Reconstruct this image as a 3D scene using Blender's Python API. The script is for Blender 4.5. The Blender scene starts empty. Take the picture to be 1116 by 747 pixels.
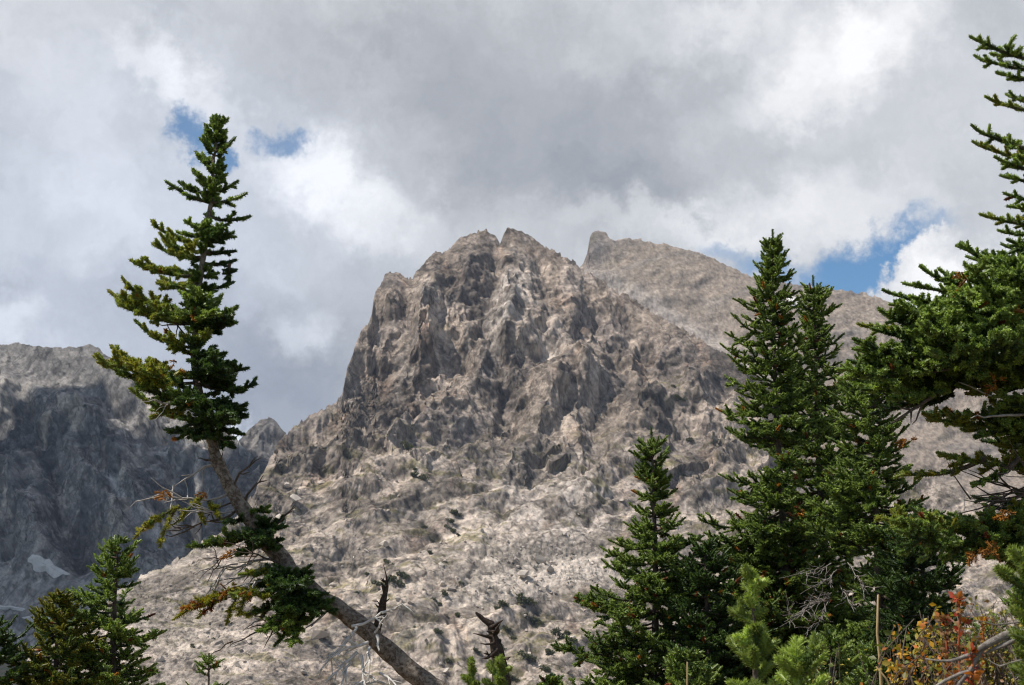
import bpy, math, random
import numpy as np
from mathutils import Vector
R = math.radians

# ------------------------------------------------------------------ camera
C = bpy.context.scene
PITCH = R(10.0)
CAMZ = 1.6
FPX = 1550.0                       # focal length in photograph pixels (1116 wide)
cd = bpy.data.cameras.new('camera')
cam = bpy.data.objects.new('camera', cd)
C.collection.objects.link(cam)
cam.location = (0, 0, CAMZ)
cam.rotation_euler = (R(90) + PITCH, 0, 0)
cd.sensor_width = 36
cd.lens = 36 * FPX / 1116
cd.clip_start = 0.1
cd.clip_end = 60000
cd.dof.use_dof = True
cd.dof.focus_distance = 10.5
cd.dof.aperture_fstop = 9.0
C.camera = cam

def at(px, py, Y):
    """point of the place seen at photograph pixel (px, py), Y metres ahead"""
    x = (px - 558) / FPX
    y = (373.5 - py) / FPX
    d = np.array([x, math.cos(PITCH) - y * math.sin(PITCH), math.sin(PITCH) + y * math.cos(PITCH)])
    return d * (Y / d[1]) + np.array([0, 0, CAMZ])

def direction(px, py):
    d = at(px, py, 1.0) - np.array([0, 0, CAMZ])
    return d / np.linalg.norm(d)

# ------------------------------------------------------------------ sun, sky, exposure
SUN = np.array([-0.52, -0.12, 0.85]); SUN /= np.linalg.norm(SUN)
SUN_EL = math.asin(SUN[2]); SUN_AZ = math.atan2(SUN[0], SUN[1])
ld = bpy.data.lights.new('sun', 'SUN'); ld.energy = 5.0; ld.angle = R(0.55); ld.color = (1.0, 0.945, 0.87)
sun = bpy.data.objects.new('sun', ld); C.collection.objects.link(sun)
sun.rotation_euler = Vector(SUN).to_track_quat('Z', 'Y').to_euler()
C.view_settings.view_transform = 'Standard'
C.view_settings.look = 'None'
C.view_settings.exposure = 0.22
C.view_settings.gamma = 1.0
C.view_settings.use_curve_mapping = False
try:
    C.cycles.use_denoising = True; C.cycles.filter_width = 1.15
    C.cycles.max_bounces = 6; C.cycles.diffuse_bounces = 3; C.cycles.transmission_bounces = 3
    C.cycles.transparent_max_bounces = 6
except Exception:
    pass

class NT:
    """tiny node-tree writer"""
    def __init__(s, tree):
        s.t = tree; s.t.nodes.clear()
    def n(s, typ, **kw):
        nd = s.t.nodes.new(typ)
        for k, v in kw.items(): setattr(nd, k, v)
        return nd
    def put(s, sock, v):
        if hasattr(v, 'bl_idname') or hasattr(v, 'is_linked'): s.t.links.new(v, sock)
        else: sock.default_value = v
    def math(s, op, a, b=0.0, c=None, clamp=False):
        nd = s.n('ShaderNodeMath', operation=op, use_clamp=clamp)
        s.put(nd.inputs[0], a); s.put(nd.inputs[1], b)
        if c is not None: s.put(nd.inputs[2], c)
        return nd.outputs[0]
    def vm(s, op, a, b=(0, 0, 0), out=0):
        nd = s.n('ShaderNodeVectorMath', operation=op)
        s.put(nd.inputs[0], a)
        if op == 'SCALE': s.put(nd.inputs['Scale'], b)
        else: s.put(nd.inputs[1], b)
        return nd.outputs['Value'] if op in ('LENGTH', 'DOT_PRODUCT', 'DISTANCE') else nd.outputs[0]
    def noise(s, vec, scale, detail=5, rough=0.55, dist=0.0, dims='3D'):
        nd = s.n('ShaderNodeTexNoise'); s.put(nd.inputs['Vector'], vec)
        nd.inputs['Scale'].default_value = scale; nd.inputs['Detail'].default_value = detail
        nd.inputs['Roughness'].default_value = rough; nd.inputs['Distortion'].default_value = dist
        return nd.outputs['Fac'], nd.outputs['Color']
    def ss(s, v, a, b, lo=0.0, hi=1.0):
        nd = s.n('ShaderNodeMapRange', interpolation_type='SMOOTHSTEP')
        s.put(nd.inputs[0], v)
        for i, q in enumerate((a, b, lo, hi)): s.put(nd.inputs[1 + i], q)
        return nd.outputs[0]
    def mix(s, f, a, b):
        nd = s.n('ShaderNodeMix', data_type='RGBA')
        s.put(nd.inputs[0], f); s.put(nd.inputs[6], a); s.put(nd.inputs[7], b)
        return nd.outputs[2]

def lin(r, g, b):
    f = lambda c: (c / 255 / 12.92) if c <= 10.3 else ((c / 255 + 0.055) / 1.055) ** 2.4
    return (f(r), f(g), f(b), 1.0)

W = bpy.data.worlds.new('World'); C.world = W; W.use_nodes = True
def build_world():
    s = NT(W.node_tree)
    out = s.n('ShaderNodeOutputWorld'); bg = s.n('ShaderNodeBackground')
    s.t.links.new(bg.outputs[0], out.inputs[0])
    sky = s.n('ShaderNodeTexSky', sky_type='NISHITA', sun_disc=False)
    sky.sun_elevation = SUN_EL; sky.sun_rotation = SUN_AZ; sky.altitude = 3300; sky.air_density = 1.0; sky.dust_density = 0.4
    D = s.n('ShaderNodeTexCoord').outputs['Generated']
    # cloud edges: direction pushed about by turbulence
    _, n1 = s.noise(D, 9, 4, 0.55); _, n2 = s.noise(D, 34, 9, 0.66)
    w1 = s.vm('SCALE', s.vm('SUBTRACT', n1, (.5, .5, .5)), 0.055)
    w2 = s.vm('SCALE', s.vm('SUBTRACT', n2, (.5, .5, .5)), 0.060)
    DW = s.vm('ADD', D, s.vm('ADD', w1, w2))
    DS = s.vm('ADD', D, s.vm('ADD', w1, s.vm('SCALE', s.vm('SUBTRACT', n2, (.5, .5, .5)), 0.075)))
    def blob(px, py, rx, ry, rot=0.0, inner=0.0, v=DS):
        """soft ellipse on the sky round a direction; radii in photograph pixels"""
        c = direction(px, py)
        q = s.vm('SUBTRACT', v, tuple(c))
        x = np.array([math.cos(rot), 0, math.sin(rot)]); z = np.array([-math.sin(rot), -0.17 * math.cos(rot), math.cos(rot)])
        a = s.vm('DOT_PRODUCT', q, tuple(x * (FPX / rx))); b = s.vm('DOT_PRODUCT', q, tuple(z * (FPX / ry)))
        r = s.math('SQRT', s.math('ADD', s.math('MULTIPLY', a, a), s.math('MULTIPLY', b, b)))
        f = s.ss(r, inner, 1.0, 1.0, 0.0)
        front = s.ss(s.vm('DOT_PRODUCT', v, tuple(c)), 0.3, 0.6)
        return s.math('MULTIPLY', f, front)
    f1, _ = s.noise(DS, 5.5, 7, 0.58)
    f2, _ = s.noise(DS, 20, 8, 0.6)
    val = s.math('ADD', s.math('MULTIPLY', s.math('SUBTRACT', f1, 0.5), 0.42), 0.61)
    val = s.math('ADD', val, s.math('MULTIPLY', s.math('SUBTRACT', f2, 0.5), 0.34))
    for (px, py, rx, ry, rot, a) in SKY_BLOBS:
        val = s.math('ADD', val, s.math('MULTIPLY', blob(px, py, rx, ry, R(rot)), a))
    ramp = s.n('ShaderNodeValToRGB'); s.put(ramp.inputs[0], val)
    e = ramp.color_ramp.elements
    e[0].position = 0.0; e[0].color = lin(112, 122, 138)
    e[1].position = 1.0; e[1].color = lin(250, 250, 251)
    for p, c in ((0.25, (148, 153, 162)), (0.45, (176, 179, 185)), (0.6, (199, 202, 207)), (0.8, (228, 229, 232))):
        q = e.new(p); q.color = lin(*c)
    cold = s.mix(blob(120, 330, 420, 420, 0, 0.2), (1, 1, 1, 1), (0.92, 0.965, 1.05, 1))
    cl = s.vm('SCALE', s.vm('MULTIPLY', ramp.outputs[0], cold), 0.93)
    # gaps of blue
    gap = 0.0
    for (px, py, rx, ry, rot, inner, a) in SKY_GAPS:
        g = s.math('MULTIPLY', blob(px, py, rx, ry, R(rot), inner, DW), a)
        gap = s.math('MAXIMUM', gap, g)
    for (px, py, rx, ry, rot, inner, a) in SKY_PUFFS:      # cumulus standing in the gap
        g = s.math('MULTIPLY', blob(px, py, rx, ry, R(rot), inner, DW), a)
        gap = s.math('MULTIPLY', gap, s.math('SUBTRACT', 1.0, g))
    # away from the cloud bank (behind and overhead) the sky is mostly open
    dy = s.n('ShaderNodeSeparateXYZ'); s.put(dy.inputs[0], DW)
    openness = s.math('MULTIPLY', s.ss(dy.outputs[1], 0.62, 0.30), s.ss(f1, 0.60, 0.42))
    gap = s.math('MAXIMUM', gap, openness)
    skyc = s.vm('MULTIPLY', s.vm('SCALE', sky.outputs[0], 0.095), SKY_TINT)
    col = s.mix(gap, cl, skyc)
    s.put(bg.inputs[0], col); bg.inputs[1].default_value = 1.0
    try: W.cycles.sampling_method = 'MANUAL'; W.cycles.sample_map_resolution = 512
    except Exception: pass
SKY_TINT = (0.72, 1.04, 1.14)
SKY_BLOBS = [   # px, py, radius x, radius y, tilt, strength
    (590, 130, 330, 170, -12, -0.24), (660, 200, 220, 60, -8, -0.12), (380, 60, 250, 100, 0, -0.07),
    (190, 85, 130, 40, -35, 0.26), (345, 190, 95, 75, -20, 0.40), (420, 235, 120, 60, -15, 0.20),
    (925, 60, 140, 70, 40, 0.38), (800, 30, 120, 45, 10, 0.16), (830, 130, 90, 40, 0, 0.12), (890, 235, 190, 60, 0, 0.22),
    (980, 170, 200, 110, 0, 0.06), (720, 245, 160, 35, -8, 0.18), (1090, 20, 90, 60, 0, -0.1),
    (1045, 300, 105, 70, 0, 0.55), (1070, 330, 120, 60, 0, 0.2),
    (110, 230, 170, 130, 0, 0.10), (60, 90, 140, 120, 0, 0.06), (345, 365, 55, 50, 0, 0.30), (20, 360, 70, 40, 0, 0.25),
    (330, 430, 240, 130, 0, -0.30), (150, 330, 260, 60, 0, -0.12), (255, 480, 40, 30, 0, 0.6)]
SKY_GAPS = [(213, 140, 30, 36, -25, 0.3, 0.9), (302, 146, 30, 24, 15, 0.15, 0.8), (248, 166, 22, 20, 0, 0.25, 0.9), (206, 156, 16, 18, 0, 0.3, 0.8),
            (965, 292, 125, 48, 22, 0.45, 1.0), (985, 330, 80, 50, 0, 0.5, 1.0), (840, 296, 75, 26, -20, 0.2, 0.7), (790, 272, 50, 18, -20, 0.1, 0.5)]
SKY_PUFFS = [(1072, 328, 122, 90, 14, 0.86, 1.0), (1010, 335, 44, 34, 20, 0.8, 1.0)]
build_world()

# ------------------------------------------------------------------ helpers
def link(o, parent=None):
    C.collection.objects.link(o)
    if parent is not None: o.parent = parent
    return o

def mesh(name, verts, faces, mats, parent=None, midx=None, col=None, smooth=False, loc=None):
    """faces: list of int arrays (each of one polygon size)"""
    me = bpy.data.meshes.new(name)
    verts = np.asarray(verts, dtype=np.float64)
    if loc is not None: verts = verts - np.asarray(loc)
    if not isinstance(faces, (list, tuple)): faces = [faces]
    faces = [np.asarray(f, dtype=np.int32) for f in faces if len(f)]
    me.vertices.add(len(verts)); me.vertices.foreach_set('co', verts.astype(np.float32).ravel())
    nl = sum(f.size for f in faces); npol = sum(len(f) for f in faces)
    me.loops.add(nl); me.polygons.add(npol)
    me.loops.foreach_set('vertex_index', np.concatenate([f.ravel() for f in faces]))
    tot = np.concatenate([np.full(len(f), f.shape[1], dtype=np.int32) for f in faces])
    start = np.concatenate([[0], np.cumsum(tot)[:-1]]).astype(np.int32)
    me.polygons.foreach_set('loop_start', start)
    if midx is not None: me.polygons.foreach_set('material_index', np.asarray(midx, dtype=np.int32))
    if smooth: me.polygons.foreach_set('use_smooth', np.ones(npol, dtype=bool))
    for m in (mats if isinstance(mats, (list, tuple)) else [mats]): me.materials.append(m)
    if col is not None:
        a = me.color_attributes.new('tint', 'FLOAT_COLOR', 'POINT')
        c = np.ones((len(verts), 4), dtype=np.float32); c[:, :3] = col
        a.data.foreach_set('color', c.ravel())
    me.update(calc_edges=True); me.validate()
    o = bpy.data.objects.new(name, me)
    link(o, parent)
    return o

def thing(name, label, cat, loc=(0, 0, 0), group=None):
    o = bpy.data.objects.new(name, None); link(o)
    o.empty_display_size = 0.2
    o.location = tuple(loc); o['label'] = label; o['category'] = cat
    if group: o['group'] = group
    return o

def tag(o, label, cat, group=None, kind=None):
    o['label'] = label; o['category'] = cat
    if group: o['group'] = group
    if kind: o['kind'] = kind
    return o

def smooth(a, b, x):
    t = np.clip((x - a) / (b - a), 0, 1); return t * t * (3 - 2 * t)

# ---- noise
def _h(ix, iy, iz, seed):
    with np.errstate(over='ignore'):
        h = (ix.astype(np.uint32) * np.uint32(374761393) + iy.astype(np.uint32) * np.uint32(668265263)
             + iz.astype(np.uint32) * np.uint32(2246822519) + np.uint32((seed * 3266489917) & 0xffffffff))
        h = (h ^ (h >> np.uint32(13))) * np.uint32(1274126177)
        h = (h ^ (h >> np.uint32(16))) * np.uint32(2654435761)
        h = h ^ (h >> np.uint32(15))
    return h
def _r(h): return h.astype(np.float64) / 4294967295.0
def vnoise(x, y, z=None, seed=0):
    """gradient noise, about -1..1"""
    if z is None: z = np.zeros_like(x)
    xi = np.floor(x).astype(np.int64); yi = np.floor(y).astype(np.int64); zi = np.floor(z).astype(np.int64)
    xf = x - xi; yf = y - yi; zf = z - zi
    u = xf**3 * (xf * (xf * 6 - 15) + 10); v = yf**3 * (yf * (yf * 6 - 15) + 10); w = zf**3 * (zf * (zf * 6 - 15) + 10)
    r = 0
    for a in (0, 1):
        for b in (0, 1):
            for c in (0, 1):
                h = _h(xi + a, yi + b, zi + c, seed)
                gx = (h & np.uint32(1023)).astype(np.float64) / 511.5 - 1
                gy = ((h >> np.uint32(10)) & np.uint32(1023)).astype(np.float64) / 511.5 - 1
                gz = ((h >> np.uint32(20)) & np.uint32(1023)).astype(np.float64) / 511.5 - 1
                d = gx * (xf - a) + gy * (yf - b) + gz * (zf - c)
                r = r + d * (u if a else 1 - u) * (v if b else 1 - v) * (w if c else 1 - w)
    return r * 1.3
def fbm(x, y, z=None, oct=4, seed=0, gain=0.5, lac=2.03):
    r = 0; a = 1.0
    for i in range(oct):
        r = r + a * vnoise(x, y, z, seed + i * 17); a *= gain
        x = x * lac; y = y * lac; z = None if z is None else z * lac
    return r
def ridged(x, y, z=None, oct=4, seed=0, gain=0.5, lac=2.1):
    r = 0; a = 1.0
    for i in range(oct):
        n = 1 - np.abs(vnoise(x, y, z, seed + i * 31)) * 1.6
        r = r + a * n; a *= gain
        x = x * lac; y = y * lac; z = None if z is None else z * lac
    return r - 1.0
def facet(u, v, seed=0, tilt=1.0, blocky=True):
    """broken-rock cells: every cell a plane of its own height and tilt; returns height, edge distance, cell random"""
    ui = np.floor(u).astype(np.int64); vi = np.floor(v).astype(np.int64); zz = np.zeros_like(ui)
    f1 = np.full(u.shape, 9.0); f2 = np.full(u.shape, 9.0); hh = np.zeros_like(u); rr = np.zeros_like(u)
    for a in (-1, 0, 1):
        for b in (-1, 0, 1):
            ca = ui + a; cb = vi + b
            h = _h(ca, cb, zz, seed)
            cx = ca + (h & np.uint32(255)).astype(np.float64) / 255; cy = cb + ((h >> np.uint32(8)) & np.uint32(255)).astype(np.float64) / 255
            g = _h(ca, cb, zz + 7, seed + 5)
            r0 = (g & np.uint32(255)).astype(np.float64) / 255; r1 = ((g >> np.uint32(8)) & np.uint32(255)).astype(np.float64) / 255
            r2 = ((g >> np.uint32(16)) & np.uint32(255)).astype(np.float64) / 255
            dx = u - cx; dy = v - cy; d = np.sqrt((dx ** 4 + dy ** 4)) if blocky else dx * dx + dy * dy
            val = (r0 - 0.5) * 1.2 + tilt * ((r1 - 0.5) * 2 * dx + (r2 - 0.5) * 2 * dy)
            near = d < f1
            f2 = np.where(near, f1, np.minimum(f2, d))
            f1 = np.where(near, d, f1); hh = np.where(near, val, hh); rr = np.where(near, r2, rr)
    return hh, np.sqrt(f2) - np.sqrt(f1), rr
def spurs(u, v, seed=0):
    """continuous creased relief: flat-sided pyramids of broken rock, sharp crests, sharp notches; about 0..1"""
    ui = np.floor(u).astype(np.int64); vi = np.floor(v).astype(np.int64); zz = np.zeros_like(ui)
    best = np.full(u.shape, -9.0); rr = np.zeros_like(u)
    g = lambda h, s_: ((h >> np.uint32(s_)) & np.uint32(255)).astype(np.float64) / 255
    for a in (-1, 0, 1):
        for b in (-1, 0, 1):
            ca = ui + a; cb = vi + b; h = _h(ca, cb, zz, seed); k = _h(ca, cb, zz + 3, seed + 5)
            dx = u - ca - g(h, 0); dy = v - cb - g(h, 8)
            th = g(h, 16) * 2.1; dist = 0
            for i, (off, st) in enumerate(((0.0, .7 + .9 * g(k, 0)), (1.9, .6 + 1.1 * g(k, 8)), (4.1, .7 + 1.0 * g(k, 16)))):
                dist = np.maximum(dist, (np.cos(th + off) * dx + np.sin(th + off) * dy) * st)
            val = 0.35 * g(h, 24) - dist
            near = val > best; best = np.where(near, val, best); rr = np.where(near, g(k, 24), rr)
    return np.maximum(best, -0.75) + 0.35, rr
def spurs3(x, y, z, seed=0):
    """the same broken, flat-sided rock in three dimensions, so that steep faces are broken too"""
    x = x.astype(np.float32); y = y.astype(np.float32); z = z.astype(np.float32)
    xi = np.floor(x).astype(np.int32); yi = np.floor(y).astype(np.int32); zi = np.floor(z).astype(np.int32)
    best = np.full(x.shape, -9.0, np.float32); rr = np.zeros_like(best)
    q8 = np.uint32(255); s_ = np.float32(1 / 255)
    g = lambda h, k: ((h >> np.uint32(k)) & q8).astype(np.float32) * s_
    for a in (-1, 0, 1):
        for b in (-1, 0, 1):
            for c in (-1, 0, 1):
                h = _h(xi + a, yi + b, zi + c, seed); k = _h(xi + a, yi + b, zi + c, seed + 5)
                dx = x - (xi + a) - g(h, 0); dy = y - (yi + b) - g(h, 8); dz = z - (zi + c) - g(h, 16)
                t1 = (g(k, 0) - np.float32(.5)) * np.float32(1.6); t2 = (g(k, 8) - np.float32(.5)) * np.float32(1.6); t3 = (g(k, 16) - np.float32(.5)) * np.float32(1.2)
                d = np.maximum(np.maximum(np.abs(dx + t1 * dz), np.abs(dy + t2 * dx)), np.abs(dz + t3 * dy) * np.float32(.8))
                val = np.float32(.3) * g(h, 24) - d
                near = val > best; best = np.where(near, val, best); rr = np.where(near, g(k, 24), rr)
    return (np.maximum(best, -0.8) + 0.4).astype(np.float64), rr.astype(np.float64)
def poly_dist(px, py, pts):
    """distance in photograph pixels to a polyline, and which side (+ right of it going down)"""
    best = np.full(px.shape, 1e9); side = np.zeros_like(px)
    for (x0, y0), (x1, y1) in zip(pts[:-1], pts[1:]):
        dx, dy = x1 - x0, y1 - y0
        t = np.clip(((px - x0) * dx + (py - y0) * dy) / (dx * dx + dy * dy), 0, 1)
        qx = px - (x0 + t * dx); qy = py - (y0 + t * dy); d = np.hypot(qx, qy)
        s = np.where(dy * qx - dx * qy > 0, 1.0, -1.0)
        side = np.where(d < best, s, side); best = np.minimum(best, d)
    return best, side
def spot(px, py, cx, cy, rx, ry, rot=0.0):
    c, s_ = math.cos(R(rot)), math.sin(R(rot))
    a = ((px - cx) * c + (py - cy) * s_) / rx; b = (-(px - cx) * s_ + (py - cy) * c) / ry
    return np.exp(-(a * a + b * b))

# ------------------------------------------------------------------ materials
def rock_material(name, scale, bump, joints=1.0):
    m = bpy.data.materials.new(name); m.use_nodes = True
    s = NT(m.node_tree)
    out = s.n('ShaderNodeOutputMaterial'); b = s.n('ShaderNodeBsdfPrincipled'); s.t.links.new(b.outputs[0], out.inputs[0])
    at_ = s.n('ShaderNodeAttribute', attribute_name='tint')
    P = s.n('ShaderNodeTexCoord').outputs['Object']
    f1, _ = s.noise(P, 0.25 * scale, 6, 0.65); f2, _ = s.noise(P, 0.045 * scale, 6, 0.65)
    k = s.math('ADD', s.math('MULTIPLY', s.math('SUBTRACT', f1, 0.5), 1.7), s.math('MULTIPLY', s.math('SUBTRACT', f2, 0.5), 0.7))
    k = s.math('ADD', k, 1.0)
    # joints in the rock, drawn as thin darker lines
    PJ = s.vm('ADD', s.vm('MULTIPLY', P, (1.0, 1.0, 0.55)), s.vm('SCALE', s.noise(P, 0.09 * scale, 3, 0.6)[1], 5.0))
    for sc_, w_, a_ in ((0.05, 0.055, 0.5), (0.13, 0.075, 0.45)):
        vj = s.n('ShaderNodeTexVoronoi', feature='DISTANCE_TO_EDGE'); s.put(vj.inputs['Vector'], PJ); vj.inputs['Scale'].default_value = sc_ * scale
        mk = s.ss(s.noise(P, 0.03 * scale / (sc_ * 8), 3, 0.6)[0], 0.42, 0.60)
        k = s.math('MULTIPLY', k, s.math('SUBTRACT', 1.0, s.math('MULTIPLY', s.math('MULTIPLY', s.ss(vj.outputs['Distance'], w_, 0.0), mk), a_ * joints)))
    s.put(b.inputs['Base Color'], s.vm('SCALE', at_.outputs['Color'], k))
    b.inputs['Roughness'].default_value = 0.92
    b.inputs['Specular IOR Level'].default_value = 0.15
    bp = s.n('ShaderNodeBump'); bp.inputs['Strength'].default_value = bump; bp.inputs['Distance'].default_value = 2.2
    f3, _ = s.noise(P, 0.4 * scale, 6, 0.7)
    hs = s.math('MULTIPLY', f3, 0.6)
    for sc_, am in ((0.10, 1.5), (0.22, 0.9), (0.5, 0.45)):
        vo = s.n('ShaderNodeTexVoronoi', feature='F1', distance='CHEBYCHEV'); s.put(vo.inputs['Vector'], s.vm('MULTIPLY', P, (1, 1, 0.6))); vo.inputs['Scale'].default_value = sc_ * scale
        sp = s.n('ShaderNodeSeparateColor'); s.put(sp.inputs[0], vo.outputs['Color'])
        hs = s.math('ADD', hs, s.math('MULTIPLY', sp.outputs[0], am))
    s.put(bp.inputs['Height'], hs)
    s.put(b.inputs['Normal'], bp.outputs[0])
    return m

def needle_material(name, transl=0.28, rough=0.42):
    m = bpy.data.materials.new(name); m.use_nodes = True
    s = NT(m.node_tree)
    out = s.n('ShaderNodeOutputMaterial'); b = s.n('ShaderNodeBsdfPrincipled')
    at_ = s.n('ShaderNodeAttribute', attribute_name='tint')
    s.put(b.inputs['Base Color'], at_.outputs['Color']); b.inputs['Roughness'].default_value = rough
    b.inputs['Specular IOR Level'].default_value = 0.35
    t = s.n('ShaderNodeBsdfTranslucent'); s.put(t.inputs[0], s.vm('MULTIPLY', at_.outputs['Color'], (1.25, 1.25, 0.6)))
    mx = s.n('ShaderNodeMixShader'); mx.inputs[0].default_value = transl
    s.t.links.new(b.outputs[0], mx.inputs[1]); s.t.links.new(t.outputs[0], mx.inputs[2]); s.t.links.new(mx.outputs[0], out.inputs[0])
    return m

def bark_material(name, c0, c1, c2, scale=14.0, bump=0.5):
    m = bpy.data.materials.new(name); m.use_nodes = True
    s = NT(m.node_tree)
    out = s.n('ShaderNodeOutputMaterial'); b = s.n('ShaderNodeBsdfPrincipled'); s.t.links.new(b.outputs[0], out.inputs[0])
    P = s.n('ShaderNodeTexCoord').outputs['Object']
    f1, _ = s.noise(P, scale, 6, 0.65, 0.4); f2, _ = s.noise(P, scale * 3.5, 5, 0.7)
    c = s.mix(s.ss(f1, 0.38, 0.62), c0, c1)
    c = s.mix(s.ss(f2, 0.55, 0.72), c, c2)
    s.put(b.inputs['Base Color'], c); b.inputs['Roughness'].default_value = 0.9; b.inputs['Specular IOR Level'].default_value = 0.2
    bp = s.n('ShaderNodeBump'); bp.inputs['Strength'].default_value = bump; bp.inputs['Distance'].default_value = 0.02
    s.put(bp.inputs['Height'], s.math('ADD', f1, s.math('MULTIPLY', f2, 0.5))); s.put(b.inputs['Normal'], bp.outputs[0])
    return m

def flat_material(name, c, rough=0.9, var=0.5, scale=30.0, bump=0.0):
    m = bpy.data.materials.new(name); m.use_nodes = True
    s = NT(m.node_tree)
    out = s.n('ShaderNodeOutputMaterial'); b = s.n('ShaderNodeBsdfPrincipled'); s.t.links.new(b.outputs[0], out.inputs[0])
    P = s.n('ShaderNodeTexCoord').outputs['Object']
    f1, _ = s.noise(P, scale, 5, 0.65)
    s.put(b.inputs['Base Color'], s.vm('SCALE', c[:3], s.math('ADD', 1 - var / 2, s.math('MULTIPLY', f1, var))))
    b.inputs['Roughness'].default_value = rough; b.inputs['Specular IOR Level'].default_value = 0.25
    if bump:
        bp = s.n('ShaderNodeBump'); bp.inputs['Strength'].default_value = bump; bp.inputs['Distance'].default_value = 0.5
        s.put(bp.inputs['Height'], f1); s.put(b.inputs['Normal'], bp.outputs[0])
    return m

M_ROCK = rock_material('granite', 1.0, 0.85)
M_ROCK_FAR = rock_material('far_granite', 0.7, 0.8)
M_TALUS = rock_material('talus', 0.8, 0.8, 0.2)
M_NEEDLE = needle_material('needles')
M_DEAD = needle_material('dry_needles', 0.3, 0.7)
M_LEAF = needle_material('leaves', 0.35, 0.5)
M_BARK = bark_material('bark', (0.10, 0.072, 0.052, 1), (0.30, 0.25, 0.20, 1), (0.50, 0.46, 0.41, 1), 36.0, 1.0)
M_BARK_DARK = bark_material('dark_bark', (0.05, 0.038, 0.03, 1), (0.11, 0.085, 0.066, 1), (0.17, 0.14, 0.115, 1))
M_TWIG = bark_material('twig', (0.07, 0.052, 0.04, 1), (0.13, 0.10, 0.08, 1), (0.2, 0.16, 0.13, 1), 40, 0.2)
M_GREY = bark_material('weathered_wood', (0.27, 0.24, 0.21, 1), (0.42, 0.39, 0.36, 1), (0.55, 0.52, 0.49, 1), 25, 0.3)
M_BLEACH = bark_material('bleached_wood', (0.42, 0.39, 0.35, 1), (0.60, 0.57, 0.53, 1), (0.70, 0.68, 0.64, 1), 25, 0.2)
M_BOULDER = [flat_material('boulder_stone', c_, .92, .9, .9, .5) for c_ in ((.40, .34, .285), (.48, .42, .36), (.27, .235, .20))]
M_DRY = bark_material('dry_wood', (0.13, 0.11, 0.095, 1), (0.26, 0.235, 0.21, 1), (0.38, 0.35, 0.32, 1), 30, 0.5)
M_SNAG = bark_material('rotten_wood', (0.036, 0.026, 0.020, 1), (0.070, 0.050, 0.038, 1), (0.16, 0.11, 0.075, 1), 30, 0.7)
M_SNOW = flat_material('old_snow', (0.60, 0.585, 0.56), 0.7, 0.7, 0.25)
M_STRAW = needle_material('straw', 0.3, 0.7)
M_CLOUD = flat_material('cloud_white', (0.8, 0.8, 0.8), 1.0, 0.1, 0.01)

# ------------------------------------------------------------------ the ground
def ground_z(x, y):
    x = np.asarray(x, float); y = np.asarray(y, float)
    r = np.hypot(x, y)
    z = -0.9 * smooth(4, 16, y) - 60 * smooth(16, 420, r) * smooth(-60, 30, y)
    z = z + 1.02 * np.exp(-(((x - 2.3) / 1.5) ** 2 + ((y - 4.7) / 1.6) ** 2))
    z = z + 0.10 * np.sin(x * 1.7 + 1) * np.sin(y * 1.3) * np.exp(-r / 30)
    return z
def make_ground():
    rad = np.concatenate([np.linspace(0, 30, 120), np.geomspace(30.5, 8000, 120)])
    th = np.linspace(0, 2 * math.pi, 241)[:-1]
    rr, tt = np.meshgrid(rad[1:], th, indexing='ij')
    x = (rr * np.cos(tt)).ravel(); y = (rr * np.sin(tt)).ravel()
    z = ground_z(x, y) + 0.04 * vnoise(x * 1.8, y * 1.8, seed=3) + 0.02 * vnoise(x * 6, y * 6, seed=9)
    v = np.column_stack([x, y, z]); n = len(th); k = len(rad) - 1
    i = np.arange(k - 1)[:, None] * n; j = np.arange(n)[None, :]; j2 = (j + 1) % n
    q = np.stack([i + j, i + n + j, i + n + j2, i + j2], -1).reshape(-1, 4)
    v = np.vstack([v, [[0, 0, ground_z(0, 0)]]]); c = len(v) - 1
    t = np.stack([np.full(n, c), np.arange(n), (np.arange(n) + 1) % n], -1)
    m = bpy.data.materials.new('alpine_soil'); m.use_nodes = True
    s = NT(m.node_tree)
    out = s.n('ShaderNodeOutputMaterial'); b = s.n('ShaderNodeBsdfPrincipled'); s.t.links.new(b.outputs[0], out.inputs[0])
    P = s.n('ShaderNodeTexCoord').outputs['Object']
    f1, _ = s.noise(P, 3, 6, 0.65); f2, _ = s.noise(P, 0.03, 5, 0.6)
    c = s.mix(s.ss(f1, 0.4, 0.65), (0.10, 0.07, 0.045, 1), (0.21, 0.165, 0.10, 1))
    c = s.mix(s.ss(f2, 0.45, 0.6), c, (0.07, 0.085, 0.035, 1))
    s.put(b.inputs['Base Color'], c); b.inputs['Roughness'].default_value = 0.95
    o = mesh('ground', v, [q, t], m, smooth=True); o['kind'] = 'structure'
make_ground()

# ------------------------------------------------------------------ mountains
def grid_faces(nr, nc):
    i = np.arange(nr - 1)[:, None] * nc; j = np.arange(nc - 1)[None, :]
    return np.stack([i + j, i + nc + j, i + nc + j + 1, i + j + 1], -1).reshape(-1, 4)

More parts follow.
